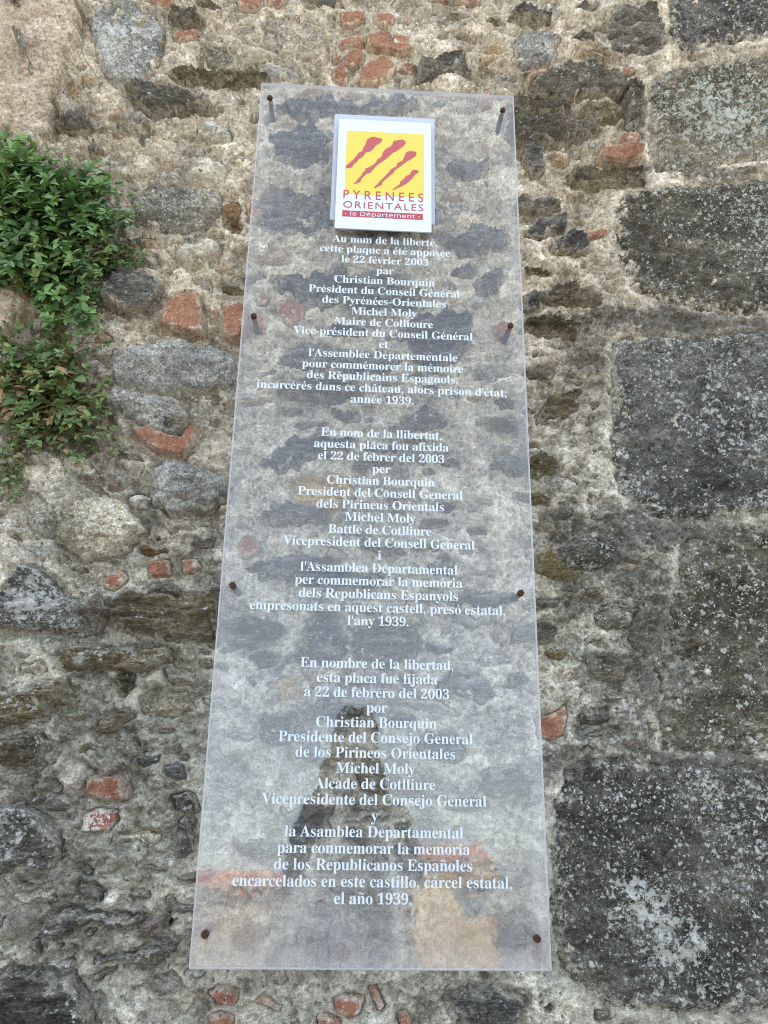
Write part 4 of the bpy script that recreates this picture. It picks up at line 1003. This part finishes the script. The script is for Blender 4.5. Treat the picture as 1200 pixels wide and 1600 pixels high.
# ------------------------------------------------------------------ plants growing out of the wall
def mat_leaf(name):
    N = NT(name); v = N.co(); col = N.vcol('leaf')
    n = N.noise(v, 90, 4, .6)
    c = N.mix(.5, col, N.ramp(n, [(.3, .3), (.5, .5), (.7, .68)]), 'OVERLAY')
    p = N.n('ShaderNodeBsdfPrincipled'); N.put(p.inputs['Base Color'], c); p.inputs['Roughness'].default_value = .62
    p.inputs['Specular IOR Level'].default_value = .22
    t = N.n('ShaderNodeBsdfTranslucent'); N.put(t.inputs['Color'], N.mix(1, c, (1.0, 1.25, .6), 'MULTIPLY'))
    m = N.n('ShaderNodeMixShader'); m.inputs[0].default_value = .28
    N.t.links.new(p.outputs[0], m.inputs[1]); N.t.links.new(t.outputs[0], m.inputs[2]); N.t.links.new(m.outputs[0], N.out.inputs[0])
    return N.m
M_LEAF = mat_leaf('pellitory_leaf')
M_STEM = flat_mat('reddish_stem', (.16, .07, .04), .7, .3)

def leaf_geo(V, F, Cc, base, d, nrm, L, W_, col):
    d = d.normalized(); s = nrm.cross(d).normalized(); nrm = d.cross(s)
    b = len(V); m = 6; droop = random.uniform(.05, .3); fold = random.uniform(.12, .35)
    for i in range(m):
        t = i / (m - 1)
        w_ = W_ * (math.sin(math.pi * min(1, t ** .72 * .98 + .02)) ** .85) * .5 + .0003
        if i == 0: w_ = .0005
        if i == m - 1: w_ = .0003
        mid = base + d * (L * t) - nrm * (droop * L * t * t)
        V += [mid + s * w_ + nrm * (fold * w_), mid, mid - s * w_ + nrm * (fold * w_)]
        k = 1 + .12 * (t - .5)
        Cc += [tuple(q * k for q in col), tuple(min(1, q * 1.25) for q in col), tuple(q * k for q in col)]
    for i in range(m - 1):
        for j in (0, 1):
            a = b + i * 3 + j; F.append((a, a + 1, a + 4, a + 3))
def in_poly(P, x, z): return sdf(P, np.array([x]), np.array([z]))[0]
def plant(name, label, outline, roots, nst, lmin, lmax, palette, seed, out=(.03, .11), step=.013, group=None, stemr=.0011, upright=0.3):
    random.seed(seed)
    root = empty(name, WALL_M @ Matrix.Translation((*np.insert(px(*roots[0]), 1, BASE),)))
    tag(root, label, 'wall plant', group)
    inv = Vector((px(*roots[0])[0], BASE, px(*roots[0])[1]))
    P = pxs(outline, .0)
    mn, mx = P.min(0), P.max(0)
    V, F, Cc = [], [], []
    bm = bmesh.new(); count = 0; tries = 0
    while count < nst and tries < 20000:
        tries += 1
        x, z = random.uniform(mn[0], mx[0]), random.uniform(mn[1], mx[1])
        sd = in_poly(P, x, z)
        if sd < (-.035 if random.random() < .07 else 0): continue
        sd = max(sd, .004)
        count += 1
        ru, rv = random.choice(roots)
        rx, rz = px(ru + random.uniform(-25, 25), rv + random.uniform(-25, 25))
        A = Vector((rx, BASE + .01, rz)); 
        depth = -random.uniform(*out) * (.45 + .55 * min(1, sd / .06)) + BASE - .01
        # a tip seen at (x, z) on the plane y = 0 is moved along the line of sight to its own depth
        k = (depth - CAM_P[2]) / (0 - CAM_P[2])
        B = Vector((CAM_P[0] + (x - CAM_P[0]) * k, depth, -CAM_P[1] + (z + CAM_P[1]) * k))
        mid = (A + B) / 2 + Vector((random.uniform(-.02, .02), -.03 * random.random(), upright * (B - A).length * random.uniform(.2, .8)))
        Ln = (B - A).length + .02; ns = max(4, int(Ln / step))
        pts = [A * (1 - t) ** 2 + mid * 2 * t * (1 - t) + B * t * t for t in [i / ns for i in range(ns + 1)]]
        tube(bm, [p - inv for p in pts], [stemr * (1.3 - .8 * i / ns) for i in range(ns + 1)], 5)
        edge = min(1, max(.0, sd / .04))
        lsz = (lmin + (lmax - lmin) * edge) * random.uniform(.75, 1.15)
        colb = random.choice(palette)
        ang = random.random() * 6.28
        for i in range(max(1, int(ns * .35)), ns + 1):
            t = i / ns; dirv = (pts[min(i + 1, ns)] - pts[max(i - 1, 0)]).normalized()
            ang += 2.4
            side = Vector((math.cos(ang), -abs(math.sin(ang)) * .6, math.sin(ang) * .55))
            d = side + dirv * random.uniform(.2, .6) + Vector((0, -.15, -random.uniform(.1, .55)))
            nrm = Vector((random.uniform(-.45, .45), -.75, random.uniform(.35, .95)))
            sz = lsz * (1 - .55 * max(0, t - .6) / .4) * random.uniform(.8, 1.15)
            q = random.uniform(.7, 1.3); c = colb if random.random() < .8 else random.choice(palette)
            c = tuple(min(1, e * q * random.uniform(.93, 1.07)) for e in c)
            if nrm.cross(d).length < .1: continue
            leaf_geo(V, F, Cc, pts[i] - inv + d.normalized() * sz * .12, d, nrm, sz, sz * random.uniform(.48, .62), c)
        for r in range(5):                                        # a rosette of young leaves closes each shoot
            a = random.random() * 6.28
            d = Vector((math.cos(a), -.5, math.sin(a) * .8)); nrm = Vector((random.uniform(-.3, .3), -.9, .5))
            sz = lsz * random.uniform(.3, .55); q = random.uniform(1.0, 1.5)
            leaf_geo(V, F, Cc, B - inv, d, nrm, sz, sz * .5, tuple(min(1, e * q) for e in colb))
    link('stems', bm_mesh('stems', bm, True), M_STEM, root)
    me = bpy.data.meshes.new('foliage'); me.from_pydata(V, [], F); me.update()
    at = me.color_attributes.new('leaf', 'FLOAT_COLOR', 'POINT')
    at.data.foreach_set('color', np.array([(*c, 1) for c in Cc], np.float32).ravel())
    me.polygons.foreach_set('use_smooth', [True] * len(me.polygons))
    link('foliage', me, M_LEAF, root)
    return root
G1 = [(.10, .165, .066), (.12, .20, .072), (.06, .115, .046), (.145, .23, .085), (.13, .18, .06)]
G2 = [(.115, .165, .06), (.095, .14, .05), (.14, .20, .085), (.30, .19, .11), (.12, .165, .06), (.11, .17, .065), (.10, .15, .055), (.15, .17, .06), (.27, .20, .10), (.085, .13, .045), (.13, .17, .07)]
plant('pellitory_plant', 'large dense dark green leafy plant growing high on the left of the wall',
      [(-40,195),(10,192),(45,205),(62,222),(92,240),(118,245),(172,252),(190,290),(220,308),(218,348),(192,370),(200,392),(170,432),(162,470),(150,520),(112,545),(72,530),(50,488),(42,460),(0,456),(-40,474)],
      [(-15, 330), (20, 370), (40, 420), (70, 330)], 225, .024, .048, G1, 11)
plant('pellitory_plant', 'small green sprig on the stone just right of the large leafy plant',
      [(165,388),(205,370),(244,374),(243,398),(220,422),(185,436),(168,424)], [(160, 420)], 30, .014, .024, G1, 12, (.02, .05), .010)
plant('pellitory_plant', 'sparse plant with mixed green and pinkish leaves below the large leafy plant',
      [(-40,500),(20,490),(75,505),(120,510),(175,530),(165,575),(186,605),(182,640),(200,690),(186,712),(155,695),(135,725),(118,748),(92,730),(70,700),(40,715),(0,710),(-40,720)],
      [(10, 590), (60, 570), (40, 650), (90, 620), (125, 590), (135, 660)], 125, .019, .035, G2, 13, (.02, .07), .016, upright=.15)
plant('pellitory_plant', 'small light green tuft hanging lowest at the left edge of the wall',
      [(5,715),(40,712),(48,740),(45,790),(25,798),(8,775),(12,745)], [(20, 700)], 18, .011, .018, G2[:3], 14, (.02, .05), .011, upright=.05)

# a dry root hanging over the edge of the coarse render
bm = bmesh.new()
pts = [px(128, 20, .03), px(131, 50, .03), (px(126, 75, .03)), px(133, 92, .025), px(144, 108, .03), px(156, 128, .035), px(168, 140, .05)]
yy = [.055, .03, .035, .03, .032, .04, .055]
tw0 = Vector((pts[0][0], yy[0], pts[0][1]))
tube(bm, [Vector((p[0], y, p[1])) - tw0 for p, y in zip(pts, yy)], [.0012, .0011, .0012, .001, .001, .0008, .0005], 6)
tw = link('dry_root', bm_mesh('dry_root', bm, True), flat_mat('dry_root_bark', (.20, .15, .10), .9, .2))
tw.matrix_world = WALL_M @ Matrix.Translation(tw0)
tag(tw, 'thin dry brown root hanging beside the coarse tan render at top left', 'dry root')

# ------------------------------------------------------------------ what the plaque mirrors: street, houses, photographer
N = NT('pale_street_paving'); v = N.co()
vo = N.vor(N.map(v, (1, 1, 1)), 2.2)
n = N.noise(v, 6, 6, .65)
c = N.ramp(n, [(.3, (.12, .11, .095)), (.7, (.23, .21, .18))]); c = N.mul(c, N.mr(N.xyz(vo.outputs['Color'])[0], 0, 1, .8, 1.15))
N.bsdf(c, .9, n, .4, .01); M_STREET = N.m
bm = bmesh.new()
vs = [bm.verts.new(p) for p in ((-400, -400, 0), (400, -400, 0), (400, 40, 0), (-400, 40, 0))]; bm.faces.new(vs)
g = link('ground', bm_mesh('ground', bm), M_STREET); tag(g, kind='structure')

def plaster(name, c0, c1):
    N = NT(name); v = N.co(); n = N.noise(v, 1.5, 7, .65)
    N.bsdf(N.ramp(n, [(.3, c0), (.7, c1)]), .9, N.noise(v, 20, 4, .6), .3, .01); return N.m
N = NT('orange_roof_tiles'); v = N.co(); wv = N.n('ShaderNodeTexWave'); wv.inputs['Scale'].default_value = 2.0; N.put(wv.inputs['Vector'], v)
n = N.noise(v, 3, 5, .6)
N.bsdf(N.mix(n, (.30, .075, .035), (.52, .17, .08)), .85, wv.outputs['Fac'], .8, .05); M_TILE = N.m
M_SHUT = flat_mat('painted_shutter', (.10, .16, .18), .6, .1); M_PANE = flat_mat('dark_window_glass', (.03, .035, .04), .1, .05, .5)
def house(label, x0_, x1_, y, depth, eave, mat, wins):
    r = empty('house', Matrix.Translation(((x0_ + x1_) / 2, y - depth / 2, 0)))
    tag(r, label, 'house'); w2 = (x1_ - x0_) / 2; d2 = depth / 2
    bm = bmesh.new(); box(bm, (-w2, -d2, -.3), (w2, d2, eave)); link('wall', bm_mesh('wall', bm), mat, r)
    bm = bmesh.new(); o = .35; hgt = depth * .10
    p = [(-w2 - o, d2 + o, eave - .06), (w2 + o, d2 + o, eave - .06), (w2 + o, 0, eave + hgt), (-w2 - o, 0, eave + hgt), (-w2 - o, -d2 - o, eave - .06), (w2 + o, -d2 - o, eave - .06)]
    top = [bm.verts.new((a, b, c + .16)) for a, b, c in p]; bot = [bm.verts.new((a, b, c + .005)) for a, b, c in p]
    for f in ((0, 1, 2, 3), (3, 2, 5, 4)):
        bm.faces.new([top[i] for i in f]); bm.faces.new([bot[i] for i in f][::-1])
    for a, b in ((0, 1), (1, 2), (2, 5), (5, 4), (4, 3), (3, 0)): bm.faces.new((top[a], bot[a], bot[b], top[b]))
    bmesh.ops.recalc_face_normals(bm, faces=bm.faces[:]); link('roof', bm_mesh('roof', bm), M_TILE, r)
    for wx, wz, ww, wh in wins:
        bm = bmesh.new(); box(bm, (wx - ww / 2, d2 + .002, wz - wh / 2), (wx + ww / 2, d2 + .02, wz + wh / 2)); f = link('window', bm_mesh('window', bm), M_PANE, r)
        for s in (-1, 1):
            bm = bmesh.new(); box(bm, (wx + s * ww * .78 - ww * .25, d2 + .003, wz - wh / 2), (wx + s * ww * .78 + ww * .25, d2 + .05, wz + wh / 2))
            link('shutter', bm_mesh('shutter', bm), M_SHUT, f)
    return r
house('low pale house with orange tiled roof mirrored low on the left of the plaque', -9.5, -3.2, -38, 9, 3.3, plaster('cream_plaster', (.22, .18, .13), (.38, .31, .23)), [(-2, 1.8, .9, 1.3)])
house('narrow ochre house in sunlight mirrored low on the right of the plaque', 3.7, 7.4, -38, 8, 4.7, plaster('ochre_plaster', (.34, .22, .10), (.56, .40, .20)), [(.9, 2.9, .8, 1.3)])

# the photographer, holding the phone up to the plaque
def skin_body(name, verts, edges, radii, parent, mats, pick, sub=2, rootv=0):
    me = bpy.data.meshes.new(name); me.from_pydata([Vector(v) for v in verts], edges, [])
    o = bpy.data.objects.new(name, me); COL.objects.link(o)
    sk = o.modifiers.new('skin', 'SKIN'); sk.use_smooth_shade = True
    for i, d in enumerate(me.skin_vertices[0].data):
        r = radii[i]; d.radius = r if isinstance(r, tuple) else (r, r); d.use_root = (i == rootv)
    ss = o.modifiers.new('sub', 'SUBSURF'); ss.levels = sub; ss.render_levels = sub
    dg = bpy.context.evaluated_depsgraph_get()
    m2 = bpy.data.meshes.new_from_object(o.evaluated_get(dg)); m2.name = name
    bpy.data.objects.remove(o)
    ob = link(name, m2, mats, parent)
    for p in m2.polygons:
        c = sum((m2.vertices[i].co for i in p.vertices), Vector()) / len(p.vertices)
        p.material_index = pick(c); p.use_smooth = True
    return ob
PX, PY = .045, -.40                                   # where the person stands; facing +y, towards the wall
M_SKIN = flat_mat('skin', (.48, .29, .20), .55, .06); M_SHIRT = flat_mat('dark_shirt', (.018, .02, .03), .85, .2)
M_TROUS = flat_mat('dark_trousers', (.02, .02, .023), .9, .2); M_SHOE = flat_mat('brown_shoe', (.08, .05, .035), .6, .2); M_HAIR = flat_mat('dark_hair', (.03, .022, .016), .6, .3)
vb = [(0,0,.95),(0,.01,1.10),(0,.0,1.28),(0,-.01,1.43),(0,0,1.52),(0,.03,1.60),(0,.045,1.68),(0,.03,1.74)]
eb = [(i, i + 1) for i in range(7)]
rb = [(.155,.105),(.145,.10),(.165,.11),(.10,.075),(.055,.055),(.068,.078),(.078,.092),(.055,.065)]
def limb(start, pts, rads):
    p = start
    for q, r in zip(pts, rads):
        vb.append(q); rb.append(r); eb.append((p, len(vb) - 1)); p = len(vb) - 1
    return p
hands = {}
PHN = Vector((0.045, .0, 1.55))
for s in (-1, 1):
    hx = s * .105 - PX + .03
    limb(0, [(s*.095,.0,.88),(s*.105,.01,.50),(s*.11,-.03,.10),(s*.115,.02,.055),(s*.13,.13,.035)], [(.088,.088),(.058,.06),(.042,.045),(.042,.045),(.035,.03)])
    wr = limb(3, [(s*.175,-.01,1.41),(s*.23,.02,1.17),(hx,.30,1.42),(hx,.345,1.485)], [(.062,.062),(.046,.046),(.030,.032),(.034,.020)])
    kx = -s
    for f in range(4):                                # four fingers curl round the back of the phone
        z = 1.50 + f * .019 - .02
        limb(wr, [(hx + kx*.012,.392,z),(hx + kx*.035,.408,z + .004),(hx + kx*.055,.405,z + .004)], [.009,.008,.007])
    limb(wr, [(hx + kx*.008,.368,1.535),(hx + kx*.022,.372,1.560)], [.010,.008])
person = empty('person', Matrix.Translation((PX, PY, 0)))
tag(person, 'person in dark clothes holding up a phone, mirrored dimly in the plaque', 'person')
def pick(c):
    if c.z < .075: return 3
    if c.z < .98: return 2
    if c.y > .25: return 0
    return 1 if c.z < 1.495 else 0
body = skin_body('body', vb, eb, rb, person, [M_SKIN, M_SHIRT, M_TROUS, M_SHOE], pick)
bm = bmesh.new(); bmesh.ops.create_uvsphere(bm, u_segments=20, v_segments=14, radius=1)
for q in bm.verts:
    k = 1 + .06 * math.sin(9 * q.co.x + 5 * q.co.z)
    q.co = Vector((q.co.x * .093 * k, q.co.y * .105 * k + .015, q.co.z * .10 * k + 1.725))
bmesh.ops.delete(bm, geom=[q for q in bm.verts if q.co.y > .06 and q.co.z < 1.745 or q.co.z < 1.65], context='VERTS')
link('hair', bm_mesh('hair', bm, True), M_HAIR, person)
bm = bmesh.new()
tube(bm, [(0, .115, 1.69), (0, .135, 1.665), (0, .128, 1.655)], [.009, .013, .008], 8)            # nose
link('nose', bm_mesh('nose', bm, True), M_SKIN, body)
for s in (-1, 1):
    bm = bmesh.new(); bmesh.ops.create_uvsphere(bm, u_segments=10, v_segments=8, radius=.011)
    for q in bm.verts: q.co += Vector((s * .031, .105, 1.695))
    link('eye', bm_mesh('eye', bm, True), M_HAIR, body)
    bm = bmesh.new(); bmesh.ops.create_uvsphere(bm, u_segments=10, v_segments=8, radius=1)
    for q in bm.verts: q.co = Vector((q.co.x * .012 + s * .084, q.co.y * .018 + .035, q.co.z * .03 + 1.675))
    link('ear', bm_mesh('ear', bm, True), M_SKIN, body)
bm = bmesh.new(); box(bm, (-.024, .112, 1.626), (.024, .118, 1.634)); bmesh.ops.bevel(bm, geom=bm.edges[:], offset=.002, segments=2, affect='EDGES')
link('mouth', bm_mesh('mouth', bm), flat_mat('lips', (.35, .14, .12), .5, .1), body)
phone = empty('smartphone', cam.matrix_world @ Matrix.Translation((0, 0, .004)))
tag(phone, 'dark smartphone held up in both hands of the person', 'phone')
bm = bmesh.new(); box(bm, (-.056, -.125, .002), (.020, .030, .010)); bmesh.ops.bevel(bm, geom=bm.edges[:], offset=.003, segments=3, affect='EDGES')
link('phone_body', bm_mesh('phone_body', bm), flat_mat('black_phone', (.02, .02, .022), .3, .05), phone)
bm = bmesh.new(); tube(bm, [(0, 0, .0021), (0, 0, .0004)], [.0055, .0052], 20)
link('lens', bm_mesh('lens', bm), M_PANE, phone)
